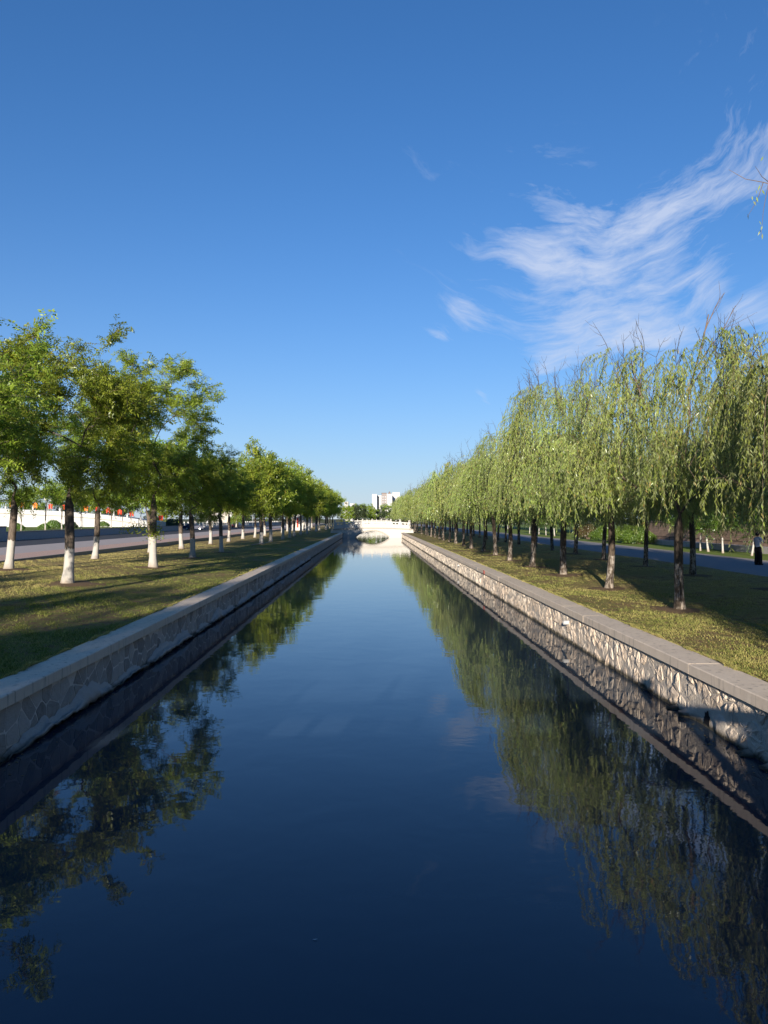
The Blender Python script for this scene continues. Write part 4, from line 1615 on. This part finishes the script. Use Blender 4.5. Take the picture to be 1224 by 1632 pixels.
# gate house with white columns behind the balustrade
t = thing('gate_house', 'small white columned building behind the balustrade across the road', 'building', (-50, 262, 0))
m = MB(); m.box(-7, 7, 0, 6, 0, 0.5); m.build('plinth', M['cream_paint'], t)
m = MB(); m.box(-7.4, 7.4, -0.4, 6.4, 5.4, 6.6); m.build('roof', M['white_paint'], t)
m = MB(); m.box(-6.2, 6.2, 2.0, 5.6, 0.5, 5.4); m.build('wall', M['cream_paint'], t)
cm = MB(); cm.box(-0.55, 0.55, -0.55, 0.55, 0, 4.9)
cme = cm.mesh('column', M['white_paint'])
for x in (-6, -2.2, 2.2, 6):
    link('column', cme, t, (x, 0.6, 0.5))

# white kiosk among the trees
t = thing('kiosk', 'white gabled kiosk with a red side panel among the far whitewashed trees', 'kiosk', (-14.4, 161, -0.05))
m = MB()
m.add([(-1.5, 0, 0), (1.5, 0, 0), (1.5, 0, 2.4), (0.6, 0, 3.3), (-1.5, 0, 3.3), (-1.5, 3, 0), (1.5, 3, 0), (1.5, 3, 2.4), (0.6, 3, 3.3), (-1.5, 3, 3.3)],
      [(0, 1, 2, 3), (5, 8, 7, 6), (1, 6, 7, 2), (2, 7, 8, 3), (3, 8, 9, 4), (0, 4, 9, 5)], [(0, 3, 4), (5, 9, 8)])
m.build('wall', M['white_paint'], t)
m = MB(); m.box(-1.2, -0.85, -0.05, -0.003, 0.6, 2.6); m.build('red_panel', M['red'], t)
m = MB(); m.box(0.0, 0.5, -0.04, -0.003, 0.1, 2.0); m.build('door', M['cream_paint'], t)
m = MB(); m.add([(1.6, -0.1, 2.36), (1.6, 3.1, 2.36), (0.6, 3.1, 3.38), (0.6, -0.1, 3.38), (1.6, -0.1, 2.42), (1.6, 3.1, 2.42), (0.6, 3.1, 3.44), (0.6, -0.1, 3.44)],
                [(0, 1, 2, 3), (4, 7, 6, 5), (0, 4, 5, 1), (3, 2, 6, 7), (0, 3, 7, 4), (1, 5, 6, 2)]); m.build('roof', M['roof_dark'], t)


# cars
def make_car(name, label, x, y, rz, paint):
    t = thing(name, label, 'car', (x, y, -0.055), rz, 'dark cars at the end of the road')
    prof = [(-2.25, 0.35), (-2.28, 0.62), (-2.2, 0.92), (-1.55, 1.0), (-0.95, 1.40), (-0.2, 1.47), (0.45, 1.42), (1.1, 1.0), (1.95, 0.86), (2.25, 0.66), (2.28, 0.36), (1.8, 0.24), (-1.8, 0.24)]
    m = MB()
    V = []
    half = lambda z: 0.88 if z < 0.95 else 0.88 - (z - 0.95) * 0.55
    for f, s in ((1.0, -1), (0.96, -1), (0.96, 1), (1.0, 1)):
        pass
    lay = [(-1, 0.985), (-0.93, 1.0), (0.93, 1.0), (1, 0.985)]
    n = len(prof)
    for s, k in lay:
        for (px, pz) in prof:
            V.append((px * k, s * half(pz), 0.3 + (pz - 0.3) * (1 if abs(s) < 1 else 0.97)))
    Q = [(a * n + j, a * n + (j + 1) % n, (a + 1) * n + (j + 1) % n, (a + 1) * n + j) for a in range(3) for j in range(n)]
    T = []
    for base, fl in ((0, 1), (3 * n, -1)):
        c = len(V)
        V.append((0, (-1 if base == 0 else 1) * 0.88, 0.7))
        for j in range(n):
            tri = (base + j, c, base + (j + 1) % n)
            T.append(tri if fl > 0 else tri[::-1])
    m.add(V, Q, T)
    m.build('body', M[paint], t)
    for s in (-1, 1):
        for (pts) in ([(-1.35, 1.02), (-0.9, 1.33), (-0.22, 1.38), (-0.22, 1.0)], [(-0.12, 1.0), (-0.12, 1.38), (0.40, 1.33), (0.98, 1.0)]):
            w = MB()
            V = [(px, s * (half(pz) + 0.012), pz) for px, pz in pts] + [(px, s * (half(pz) - 0.02), pz) for px, pz in pts]
            w.add(V, [(0, 1, 2, 3), (4, 7, 6, 5), (0, 4, 5, 1), (1, 5, 6, 2), (2, 6, 7, 3), (3, 7, 4, 0)])
            w.build('window', M['glass'], t)
    for (xa, za, xb, zb) in ((0.52, 1.42, 1.08, 1.06), (-1.0, 1.42, -1.5, 1.06)):
        w = MB()
        V = [(xa, -half(za) + 0.08, za), (xa, half(za) - 0.08, za), (xb, half(zb) - 0.08, zb), (xb, -half(zb) + 0.08, zb)]
        V += [(p[0], p[1], p[2] - 0.05) for p in V]
        w.add(V, [(0, 1, 2, 3), (4, 7, 6, 5), (0, 4, 5, 1), (1, 5, 6, 2), (2, 6, 7, 3), (3, 7, 4, 0)])
        w.build('windscreen', M['glass'], t)
    for wx in (-1.38, 1.38):
        for s in (-1, 1):
            w = MB()
            th = np.linspace(0, 2 * np.pi, 17)[:-1]
            V = [(wx + r_ * math.cos(a), s * yv, 0.33 + r_ * math.sin(a)) for r_, yv in ((0.2, 0.91), (0.31, 0.91), (0.33, 0.88), (0.33, 0.72), (0.2, 0.70)) for a in th]
            w.add(V, [(i * 16 + j, i * 16 + (j + 1) % 16, i * 16 + 16 + (j + 1) % 16, i * 16 + 16 + j) for i in range(4) for j in range(16)])
            wo_ = w.build('wheel', M['rubber'], t)
            w = MB()
            V = [(wx + 0.21 * math.cos(a), s * 0.905, 0.33 + 0.21 * math.sin(a)) for a in th] + [(wx, s * 0.885, 0.33)]
            w.add(V, T=[(j, (j + 1) % 16, 16) for j in range(16)])
            w.build('rim', M['alloy'], wo_)
    for s in (-1, 1):
        w = MB(); w.box(2.12, 2.27, s * 0.62 - 0.16, s * 0.62 + 0.16, 0.62, 0.74); w.build('headlight', M['lamp_glass'], t)
        w = MB(); w.box(-2.26, -2.14, s * 0.66 - 0.14, s * 0.66 + 0.14, 0.70, 0.84); w.build('tail_light', M['red'], t)


make_car('parked_car', 'dark blue car side-on where the planter wall ends', -38.6, 168, 0.05, 'navy')
make_car('parked_car', 'small dark maroon car seen from behind further up the road', -36.0, 207, 1.45, 'maroon')


# shrubs
def bush_meshes(seed, rx, rz, n, leaf, ls=0.05):
    rg = np.random.default_rng(seed)
    u = unit(rg.normal(0, 1, (n, 3)))
    u[:, 2] = np.abs(u[:, 2]) * 1.0 - 0.25 * (rg.random(n) < 0.25)
    b = 1 + 0.06 * np.sin(u[:, 0] * 7 + seed) + 0.06 * np.sin(u[:, 1] * 9) + 0.05 * np.sin(u[:, 2] * 8)
    r = b * rg.uniform(0.80, 1.03, n)
    c = np.column_stack((u[:, 0] * rx * r, u[:, 1] * rx * r, np.maximum(0.05, rz * 0.25 + u[:, 2] * rz * 0.75 * r)))
    ax = unit(rg.normal(0, 1, (n, 3)) + u * 0.5)
    wd = unit(np.cross(ax, u + rg.normal(0, 0.5, (n, 3))))
    V, Q = leaf_quads(c, ax * ls, wd * ls * 0.5)
    m = MB()
    m.add(V, Q, tint=np.repeat(np.clip(0.5 + 0.25 * np.sin(c[:, 0] * 4) + rg.normal(0, 0.2, n), 0, 1), 4))
    w = MB()
    for k in range(7):
        a = k * 0.9
        w.tube([(0.1 * math.cos(a), 0.1 * math.sin(a), 0), (rx * 0.4 * math.cos(a), rx * 0.4 * math.sin(a), rz * 0.45), (rx * 0.6 * math.cos(a), rx * 0.6 * math.sin(a), rz * 0.75)], (0.03, 0.02, 0.008), 5, cap=False)
    w.tube([(0, 0, 0), (0, 0, rz * 0.4), (0, 0.05, rz * 0.8)], (0.05, 0.03, 0.01), 5, cap=False)
    return w.mesh('stem', M['twig']), m.mesh('foliage', M[leaf], tint=True)


def bush(ms, x, y, z, label, group, s=1.0, rz=0.0, sz=None):
    t = thing('shrub', label, 'shrub', (x, y, z), rz, group)
    t.scale = (s, s, sz or s)
    link('stem', ms[0], t)
    link('foliage', ms[1], t)


b_green = bush_meshes(2, 1.5, 1.55, 9000, 'leaf_bush', 0.055)
b_dark = bush_meshes(4, 1.5, 1.5, 6000, 'leaf_dark', 0.07)
b_red = bush_meshes(6, 1.2, 1.5, 2600, 'leaf_red', 0.06)
bush(b_green, 24.6, 74.0, 0.03, 'bright green clipped round shrub beside the brown wall', 'clipped shrubs beyond the path', 1.06, 0.4)
bush(b_green, 24.8, 71.0, 0.03, 'bright green clipped shrub in front of the brown wall corner', 'clipped shrubs beyond the path', 0.98, 2.4)
bush(b_green, 24.6, 80.5, 0.03, 'bright green clipped shrub next to the reddish bush', 'clipped shrubs beyond the path', 1.0, 3.4)
bush(b_red, 24.6, 87.0, 0.03, 'loose reddish shrub beyond the path, next to the clipped green ones', 'reddish shrubs beyond the path', 1.1)
bush(b_red, 25.6, 92.0, 0.03, 'second loose reddish shrub further beyond the path', 'reddish shrubs beyond the path', 1.0, 2.0)
bush(b_green, -48.0, 117.0, 0.8, 'green clipped shrub on the planter terrace across the road', 'shrubs across the road', 0.85, 1.0)
bush(b_dark, -47.0, 121.0, 0.8, 'dark shrub beside the green clipped one across the road', 'shrubs across the road', 0.75, 2.0)
bush(b_green, -47.5, 104.0, 0.8, 'low pale green shrub on the terrace nearest the picture edge', 'shrubs across the road', 0.6, 0.2)
bush(b_green, -46.5, 110.0, 0.8, 'low green shrub between two whitewashed saplings across the road', 'shrubs across the road', 0.55, 4.0)
bush(b_dark, -41.5, 161.5, 0.3, 'big dark round shrub behind the dark blue car', 'shrubs across the road', 1.35, 0.0)
bush(b_green, -38.8, 222.0, 0.0, 'tall bright green shrub beside the small maroon car', 'shrubs across the road', 1.4, 0.0, 2.6)
bush(b_green, -47.5, 137.0, 0.8, 'low green shrub before the white ramp among the red flags', 'shrubs across the road', 0.7, 0.0)

# young trees
young = [round_tree_meshes(s, H=3.0, Rc=1.0, th=1.1, r_tr=0.07, ntar=34, twigs=6, leaves=6, lf=2, ls=0.055, bark='bark_young', leaf='leaf_bush', low=1.25) for s in (81, 84)]
street = [round_tree_meshes(s, H=6.5, Rc=2.0, th=2.8, r_tr=0.085, ntar=50, twigs=6, leaves=6, lf=1, ls=0.12, bark='bark', leaf='leaf_round', low=3.0) for s in (91, 94)]
for i, y in enumerate((45.0, 48.0, 51.7, 54.0, 55.6, 57.6, 60.2)):
    lab = f'{ORD[i] if i else "nearest"} white stemmed sapling from the camera in front of the brown wall'
    plant('young_tree', young[i % 2], 24.0 + prnd.uniform(-0.3, 0.5), y, 0.03, lab, 'tree', 'white stemmed saplings beyond the path', prnd.uniform(0, 6), prnd.uniform(0.85, 1.0))
for i, y in enumerate((98, 103, 108, 114, 120)):
    lab = f'{ORD[i] if i else "first"} white stemmed sapling beyond the reddish shrubs across the path'
    plant('young_tree', young[i % 2], 24.5 + prnd.uniform(-0.3, 0.5), y, 0.03, lab, 'tree', 'far white stemmed saplings', prnd.uniform(0, 6), prnd.uniform(0.95, 1.1))
for i, y in enumerate((102.0, 108.6, 115.8, 122.0, 130.0, 136.0, 142.0, 147.0)):
    lab = f'{ORD[i] if i else "first"} thin street tree from the picture edge along the planter terrace'
    plant('street_tree', street[i % 2], -46.0 + prnd.uniform(-0.4, 0.4), y, 0.8, lab, 'tree', 'thin street trees on the terrace', prnd.uniform(0, 6), prnd.uniform(0.9, 1.1))

# brown brick wall
t = thing('brick_wall', 'brown brick retaining wall behind the white stemmed saplings', 'wall', (27.0, 57, 0.03))
m = MB(); m.box(0, 0.5, -22, 18, -0.2, 2.0); m.build('wall_body', M['brick'], t)
m = MB(); m.box(-0.06, 0.56, -22.05, 18.05, 2.002, 2.14); m.build('wall_cap', M['roof_dark'], t)
m = MB(); m.box(-0.9, -0.003, -22, 16, -0.2, 0.42); m.build('base_ledge', M['granite'], t)
m = MB()
m.tube([(-0.6, -22, 0.72), (-0.6, -3, 0.72), (-0.6, 16, 0.72)], 0.025, 6)
m.build('rail', M['black'], t)
for k in range(9):
    m = MB(); m.tube([(-0.6, -21.5 + k * 4.6, 0.40), (-0.6, -21.5 + k * 4.6, 0.72)], 0.02, 6); m.build('rail_post', M['black'], t)

# trees behind both sides
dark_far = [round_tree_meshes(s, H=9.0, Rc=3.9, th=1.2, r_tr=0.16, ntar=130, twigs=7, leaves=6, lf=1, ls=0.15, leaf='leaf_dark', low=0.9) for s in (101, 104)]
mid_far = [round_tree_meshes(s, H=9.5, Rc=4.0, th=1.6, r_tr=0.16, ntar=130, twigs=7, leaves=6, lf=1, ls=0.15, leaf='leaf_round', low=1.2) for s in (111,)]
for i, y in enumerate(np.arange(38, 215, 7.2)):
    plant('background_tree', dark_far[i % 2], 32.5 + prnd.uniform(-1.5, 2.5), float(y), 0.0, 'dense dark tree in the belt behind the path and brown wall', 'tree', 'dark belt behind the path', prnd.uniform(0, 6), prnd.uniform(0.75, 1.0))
for i in range(15):
    x = -100 + i * 5.0
    plant('background_tree', (dark_far + mid_far)[i % 3], x, 172 + prnd.uniform(-4, 6), 0.5, 'dense tree in the belt behind the white ramp', 'tree', 'green belt behind the ramp', prnd.uniform(0, 6), prnd.uniform(0.8, 1.05))
for i in range(14):
    plant('background_tree', (dark_far + mid_far + mid_far)[i % 4], -62 + i * 3.1, 285 + prnd.uniform(-8, 14) + i * 3, 0.0, 'tall green tree behind the white balustrade', 'tree', 'green belt behind the balustrade', prnd.uniform(0, 6), prnd.uniform(0.9, 1.2))
for x, y, i in SHADE:
    plant('background_tree', dark_far[i % 2], x, y, -0.1, 'tree outside the picture whose shadow falls on the near lawn', 'tree', 'trees behind the camera shading the near lawn', i * 1.7, 1.12)
# trees that close the view over the bridge
cz = 0
for i, (px, y, h) in enumerate(((556, 330, 8.2), (566, 345, 9.6), (576, 320, 8.0), (584, 350, 9.4), (592, 335, 7.6), (600, 360, 7.2), (608, 340, 7.6), (616, 365, 9.8), (548, 350, 8.6), (626, 340, 7.5), (636, 350, 8), (572, 380, 10.2))):
    ms = (mid_far + dark_far + mid_far)[i % 4]
    x = (px - 592) / F * y
    nm = f'{ORD[i] if i else "first"} from the water axis' 
    plant('background_tree', ms, x, y, -0.1, 'far rounded tree closing the view over the white bridge', 'tree', 'far trees over the bridge', prnd.uniform(0, 6), h / 9.2)

# towers on the skyline
def tower(name, label, px0, px1, ytop, D, mat, depth=14.0, roof=None, floors=None, gable=False):
    x0, x1 = (px0 - 592) / F * D, (px1 - 592) / F * D
    H = CAM_Z + (827 - ytop) / F * D
    t = thing(name, label, 'building', ((x0 + x1) / 2, D, 0), 0, 'apartment towers on the skyline')
    w = (x1 - x0) / 2
    m = MB(); m.box(-w, w, 0, depth, 0, H); m.build('wall', M[mat], t)
    n = max(4, int(H / 3.0))
    wm = MB()
    cols = max(2, int(2 * w / 3.2))
    for f in range(1, n):
        for c in range(cols):
            xc = -w + (c + 0.5) * 2 * w / cols
            wm.box(xc - 0.55, xc + 0.55, -0.06, 0.02, f * 3.0 + 0.6, f * 3.0 + 1.9)
    tag(wm.build('window', M['window_dark'], t), kind='stuff')
    m = MB()
    if gable:
        m.add([(-w * 0.6, -0.2, H), (w * 0.6, -0.2, H), (0, -0.2, H + 3.2), (-w * 0.6, depth, H), (w * 0.6, depth, H), (0, depth, H + 3.2)], [(0, 3, 5, 2), (1, 2, 5, 4), (0, 1, 4, 3)], [(0, 2, 1), (3, 4, 5)])
        m.build('roof', M['roof_dark'], t)
    else:
        m.box(-w - 0.2, w + 0.2, -0.2, depth + 0.2, H, H + (0.8 if roof else 0.4))
        m.build('roof', M[roof or 'white_paint'], t)


tower('apartment_tower', 'plain white tower at the open end of the skyline cluster', 593, 600.5, 788, 900, 'white_paint')
tower('apartment_tower', 'white tower between the plain white one and the brown one', 601, 608, 790, 915, 'white_paint', 16)
tower('apartment_tower', 'grey brown tower with dark flat roof', 608.5, 616, 786.5, 905, 'taupe_paint', 16, 'roof_dark')
tower('apartment_tower', 'white tower with a dark gable roof', 616.3, 625, 787, 900, 'white_paint', 16, gable=True)
tower('apartment_tower', 'white tower just behind the first willows of the skyline', 625.4, 637, 785, 925, 'white_paint', 16)
tower('apartment_block', 'low white block showing over the trees between bridge and tree row', 558, 566, 803, 880, 'white_paint', 14)
tower('apartment_block', 'small cream block half hidden by the round tree row', 549, 555, 800, 930, 'cream_paint', 14)

# ------------------------------------------------------------------ person on the path
def skin_obj(name, verts, edges, rad, mat, parent, root=0, sub=2):
    me = bpy.data.meshes.new(name)
    me.from_pydata(verts, edges, [])
    me.materials.append(mat)
    o = link(name, me, parent)
    md = o.modifiers.new('skin', 'SKIN')
    md.use_smooth_shade = True
    for i, v in enumerate(me.skin_vertices[0].data):
        r = rad[i]
        v.radius = r if isinstance(r, tuple) else (r, r)
        v.use_root = (i == root)
    sd = o.modifiers.new('sub', 'SUBSURF')
    sd.levels = sub
    sd.render_levels = sub
    return o


p = thing('person', 'person in white shirt and black trousers standing on the path at the picture edge', 'person', (19.75, 39.0, 0.0), R(-65))
# local frame: +y is the way the person faces, x to their side
bv = [(0, 0, 0.92), (0, 0.0, 1.08), (0, -0.01, 1.25), (0, 0.0, 1.36), (0, 0.01, 1.44), (0, 0.03, 1.52), (0, 0.025, 1.62),
      (-0.17, 0, 1.34), (-0.21, -0.02, 1.08), (-0.20, 0.08, 0.86), (-0.20, 0.10, 0.79),
      (0.17, 0, 1.34), (0.22, 0.03, 1.10), (0.15, 0.25, 1.22), (0.13, 0.30, 1.27),
      (-0.09, 0, 0.86), (-0.10, 0.02, 0.47), (-0.10, -0.02, 0.08), (-0.10, 0.13, 0.03),
      (0.09, 0, 0.86), (0.10, 0.04, 0.47), (0.10, 0.02, 0.08), (0.10, 0.17, 0.03)]
be = [(0, 1), (1, 2), (2, 3), (3, 4), (4, 5), (5, 6), (3, 7), (7, 8), (8, 9), (9, 10), (3, 11), (11, 12), (12, 13), (13, 14), (0, 15), (15, 16), (16, 17), (17, 18), (0, 19), (19, 20), (20, 21), (21, 22)]
br = [(0.13, 0.10), (0.12, 0.09), (0.14, 0.10), (0.12, 0.085), 0.05, (0.072, 0.085), (0.066, 0.08), 0.05, 0.038, 0.028, 0.032, 0.05, 0.038, 0.028, 0.032, 0.085, 0.055, 0.037, 0.03, 0.085, 0.055, 0.037, 0.03]
for side, hi in ((-1, 10), (1, 14)):
    h = np.array(bv[hi])
    dr = np.array(bv[hi]) - np.array(bv[hi - 1])
    dr /= np.linalg.norm(dr)
    for k, (off, ln) in enumerate(((-0.028, 0.075), (-0.010, 0.085), (0.010, 0.08), (0.028, 0.062))):
        a = h + np.array((0.0, off * 0.8, off * 0.5)) + dr * 0.045
        b = a + dr * ln * 0.6
        c = b + dr * ln * 0.3 + np.array((-side * 0.02, 0, 0))
        i0 = len(bv)
        bv += [tuple(a), tuple(b), tuple(c)]
        br += [0.010, 0.009, 0.007]
        be += [(hi, i0), (i0, i0 + 1), (i0 + 1, i0 + 2)]
    i0 = len(bv)
    a = h + np.array((-side * 0.035, 0.015, 0.01))
    bv += [tuple(a), tuple(a + dr * 0.035)]
    br += [0.011, 0.008]
    be += [(hi, i0), (i0, i0 + 1)]
skin_obj('body', bv, be, br, M['skin'], p, 0, 1)
skin_obj('shirt', [(0, 0, 0.80), (0, 0, 1.08), (0, -0.01, 1.26), (0, 0, 1.38), (-0.17, 0, 1.345), (-0.21, -0.01, 1.14), (0.17, 0, 1.345), (0.215, 0.02, 1.15)],
         [(0, 1), (1, 2), (2, 3), (3, 4), (4, 5), (3, 6), (6, 7)], [(0.185, 0.15), (0.165, 0.13), (0.165, 0.125), (0.10, 0.08), 0.075, 0.07, 0.075, 0.07], M['shirt'], p)
skin_obj('trousers', [(0, 0, 1.02), (0, 0, 0.88), (-0.095, 0, 0.80), (-0.105, 0.02, 0.47), (-0.105, -0.01, 0.03), (0.095, 0, 0.80), (0.105, 0.04, 0.47), (0.105, 0.03, 0.03)],
         [(0, 1), (1, 2), (2, 3), (3, 4), (1, 5), (5, 6), (6, 7)], [(0.155, 0.125), (0.15, 0.13), 0.11, 0.095, 0.105, 0.11, 0.095, 0.105], M['black'], p)
m = MB()
th = np.linspace(-0.9, np.pi / 2, 9)
V, k = [], 14
for a in th:
    for b in np.arange(k) * 2 * np.pi / k:
        V.append((0.098 * math.cos(a) * math.cos(b), -0.02 + 0.115 * math.cos(a) * math.sin(b) - 0.03 * (a < 0.2), 1.575 + 0.115 * math.sin(a)))
m.add(V, [(i * k + j, i * k + (j + 1) % k, i * k + k + (j + 1) % k, i * k + k + j) for i in range(8) for j in range(k)])
hair = m.build('hair', M['black'], p, smooth=True)
# face set into the head
for s in (-1, 1):
    m = MB(); m.lathe([(0.001, 0.011), (0.011, 0), (0.001, -0.011)], 8, c=(s * 0.032, 0.108, 1.555)); m.build('eye', M['black'], p)
m = MB(); m.tube([(-0.022, 0.108, 1.497), (0, 0.114, 1.495), (0.022, 0.108, 1.497)], 0.006, 5); m.build('mouth', M['red'], p)
m = MB(); m.add([(-0.012, 0.10, 1.522), (0.012, 0.10, 1.522), (0, 0.10, 1.56), (0, 0.13, 1.525)], T=[(0, 1, 3), (1, 2, 3), (2, 0, 3)]); m.build('nose', M['skin'], p)
for s in (-1, 1):
    m = MB(); m.box(s * 0.105 - 0.045, s * 0.105 + 0.045, -0.08, 0.19, 0.0, 0.07); m.build('shoe', M['black'], p)
t = thing('handheld_phone', 'dark phone held up by the person on the path', 'phone', (0, 0, 0))
from mathutils import Matrix
pm = Matrix.Translation((19.75, 39.0, 0)) @ Matrix.Rotation(R(-65), 4, 'Z')
t.location = pm @ Vector((0.115, 0.335, 1.33)); t.rotation_euler = (R(15), 0, R(-65))
m = MB(); m.box(-0.036, 0.036, 0, 0.009, -0.06, 0.09); m.build('case', M['black'], t)
m = MB(); m.box(-0.032, 0.032, -0.002, -0.0005, -0.054, 0.084); m.build('screen', M['glass'], t)

# pale speck adrift on the dark water
m = MB()
m.add([(-0.020, 0, 0.004), (0, -0.008, 0.004), (0.020, 0, 0.010), (0, 0.009, 0.006)], [(0, 1, 2, 3)])
tag(m.build('floating_leaf', M['white_paint'], loc=(-0.42, 5.77, ZW)), 'single pale leaf floating on the dark water near the camera', 'leaf')

t = thing('fallen_branch', 'dark fallen branch lying on the grass beside a far whitewashed tree', 'branch', (-9.9, 68.0, float(ground_z(-9.9, 68.0)) + 0.03), 0.5)
m = MB(); m.tube([(-0.7, 0, 0.02), (0, 0.1, 0.10), (0.6, 0.05, 0.16), (1.2, 0.2, 0.32)], (0.06, 0.05, 0.035, 0.015), 7); m.build('limb', M['bark_young'], t, smooth=True)
m = MB(); m.tube([(0.3, 0.08, 0.13), (0.6, 0.4, 0.2), (0.8, 0.7, 0.22)], (0.025, 0.018, 0.008), 5); m.build('twig', M['twig'], t)

# the willow beside the camera reaches into the view with a bare twig and a pale frond
near_e = [o for o in bpy.data.objects if o.get('label', '').startswith('willow mostly outside the picture')][0]
inv = (Matrix.Translation(near_e.location) @ near_e.rotation_euler.to_matrix().to_4x4() @ Matrix.Diagonal((*near_e.scale, 1))).inverted()
def loc_(P):
    return [tuple(inv @ Vector(p)) for p in P]
def from_px(px, py, d):
    return ((px - 592) / F * d, d, CAM_Z + (827 - py) / F * d)
rg = np.random.default_rng(12)
tw = MB()
tw.tube(loc_([(6.6, 8.3, 5.2), from_px(1290, 300, 8.1), from_px(1224, 284, 8.0), from_px(1195, 279, 7.9), from_px(1168, 264, 7.9)]), (0.014, 0.009, 0.006, 0.004, 0.002), 4)
tw.tube(loc_([from_px(1235, 285, 8.0), from_px(1222, 275, 8.0), from_px(1211, 258, 8.0)]), (0.006, 0.004, 0.002), 3)
tw.tube(loc_([from_px(1224, 284, 8.0), from_px(1217, 305, 8.0), from_px(1211, 318, 8.0), from_px(1198, 340, 8.0)]), (0.005, 0.004, 0.003, 0.002), 3)
tw.tube(loc_([from_px(1232, 288, 8.0), from_px(1224, 330, 8.0), from_px(1220, 372, 8.0)]), (0.005, 0.003, 0.002), 3)
tw.tube(loc_([from_px(1240, 560, 8.0), from_px(1226, 640, 8.0), from_px(1221, 760, 8.0), from_px(1221, 840, 8.0), from_px(1218, 880, 8.0)]), (0.004, 0.004, 0.003, 0.002, 0.001), 3)
tw.build('twig', M['twig'], near_e)
lf_ = MB()
spots = [(1217, 293), (1213, 300), (1214, 312), (1210, 318), (1206, 310), (1219, 350), (1221, 358), (1217, 366), (1222, 372), (1224, 300), (1199, 340), (1222, 246)]
spots += [(1221 + rg.normal(0, 2), y) for y in np.arange(640, 884, 7)]
Vs_, Qs_ = [], []
P = np.array([from_px(a, b, 8.0 + rg.normal(0, 0.03)) for a, b in spots])
a_ = rg.uniform(0, 6.28, len(P))
ax = unit(np.column_stack((np.cos(a_) * 0.5, np.sin(a_) * 0.5, -np.ones(len(P)))))
wd = unit(np.cross(ax, rg.normal(0, 1, ax.shape)))
Vq, Qq = leaf_quads(P, ax * 0.034, wd * 0.008)
lf_.add(np.array(loc_(Vq)), Qq, tint=0.55)
lf_.build('foliage', M['leaf_willow'], near_e, tint=True)

for sgn, ex in ((-1, XL - CW), (1, XR + CW)):
    rg = np.random.default_rng(20 + sgn)
    n = 26000
    y = 1 / rg.uniform(1 / 75, 1 / 9.0, n)
    dens = np.sin(y * 1.7) + np.sin(y * 4.3 + 1) + 0.8 * np.sin(y * 9.1)
    wv = np.interp(y, np.arange(8, 77, 0.14), rg.uniform(0, 1, 493) ** 2 * np.repeat(rg.uniform(0.1, 1, 62), 8)[:493])
    over = np.abs(rg.normal(0, 0.055, n)) * wv + 0.004
    x = ex - sgn * over + sgn * 0.02
    sc = 0.7 + 0.010 * y
    a = rg.uniform(0, 6.283, n)
    sx = np.column_stack((np.cos(a), np.sin(a), np.zeros(n))) * 0.008 * sc[:, None]
    h = rg.uniform(0.02, 0.06, n) * np.clip(0.7 + 0.4 * dens, 0.15, 1.6)
    P = np.column_stack((x, y, np.full(n, ZC - 0.02)))
    tip = P + np.column_stack((-sgn * np.abs(rg.normal(0, 0.6, n)) * h, rg.normal(0, 0.5, n) * h, h + 0.015))
    m = MB()
    m.add(np.stack((P - sx, P + sx, tip), 1).reshape(-1, 3), T=np.arange(n * 3).reshape(n, 3), tint=np.repeat(rg.uniform(0, 0.7, n), 3))
    tag(m.build('grass', M['blade'], tint=True), kind='stuff')

# bare earth round the trunks
rg = np.random.default_rng(8)
m = MB()
for tx, y_s in ((-10.3, front[:6]), (-15.2, second[:6]), (7.87, [19.8 + 5.83 * k for k in range(9)]), (13.2, [25.0, 31.2, 37.2, 43.5, 50.0])):
    for ty in y_s:
        rad = rg.uniform(0.55, 0.95)
        rings = []
        for f, up in ((0.01, 0.035), (0.5, 0.026), (1.0, 0.004)):
            a = np.arange(16) * 2 * np.pi / 16
            rr_ = rad * f * (1 + 0.18 * np.sin(a * 3 + ty) + 0.12 * np.sin(a * 5 + tx * 3))
            X_, Y_ = tx + rr_ * np.cos(a), ty + rr_ * np.sin(a) * 1.2
            rings.append(np.column_stack((X_, Y_, ground_z(X_, Y_) + up)))
        m.add(np.vstack(rings), [(i * 16 + j, i * 16 + (j + 1) % 16, i * 16 + 16 + (j + 1) % 16, i * 16 + 16 + j) for i in range(2) for j in range(16)])
M['soil'] = plain('soil', (0.19, 0.125, 0.075), 0.95, 0.1, 0.5, 14.0)
tag(m.build('bare_soil', M['soil'], smooth=True), kind='stuff')

# leaf bits gathered on the water along both walls
n = 420
y = 1 / rg.uniform(1 / 60, 1 / 7.0, n)
off = np.abs(rg.normal(0, 0.16, n)) + 0.03
sd_ = np.where(rg.random(n) < 0.6, 1, -1)
x = np.where(sd_ > 0, XR - 0.02 - off, XL + 0.02 + off)
P = np.column_stack((x, y, np.full(n, ZW + 0.004)))
a = rg.uniform(0, 6.283, n)
l_ = rg.uniform(0.012, 0.030, n)[:, None]
A = np.column_stack((np.cos(a), np.sin(a), np.zeros(n))) * l_
B = np.column_stack((-np.sin(a), np.cos(a), np.full(n, 0.1))) * l_ * 0.4
m = MB()
Vq, Qq = leaf_quads(P, A, B)
m.add(Vq, Qq, tint=np.repeat(rg.uniform(0, 1, n), 4))
tag(m.build('floating_leaves', M['litter'], tint=True), kind='stuff')
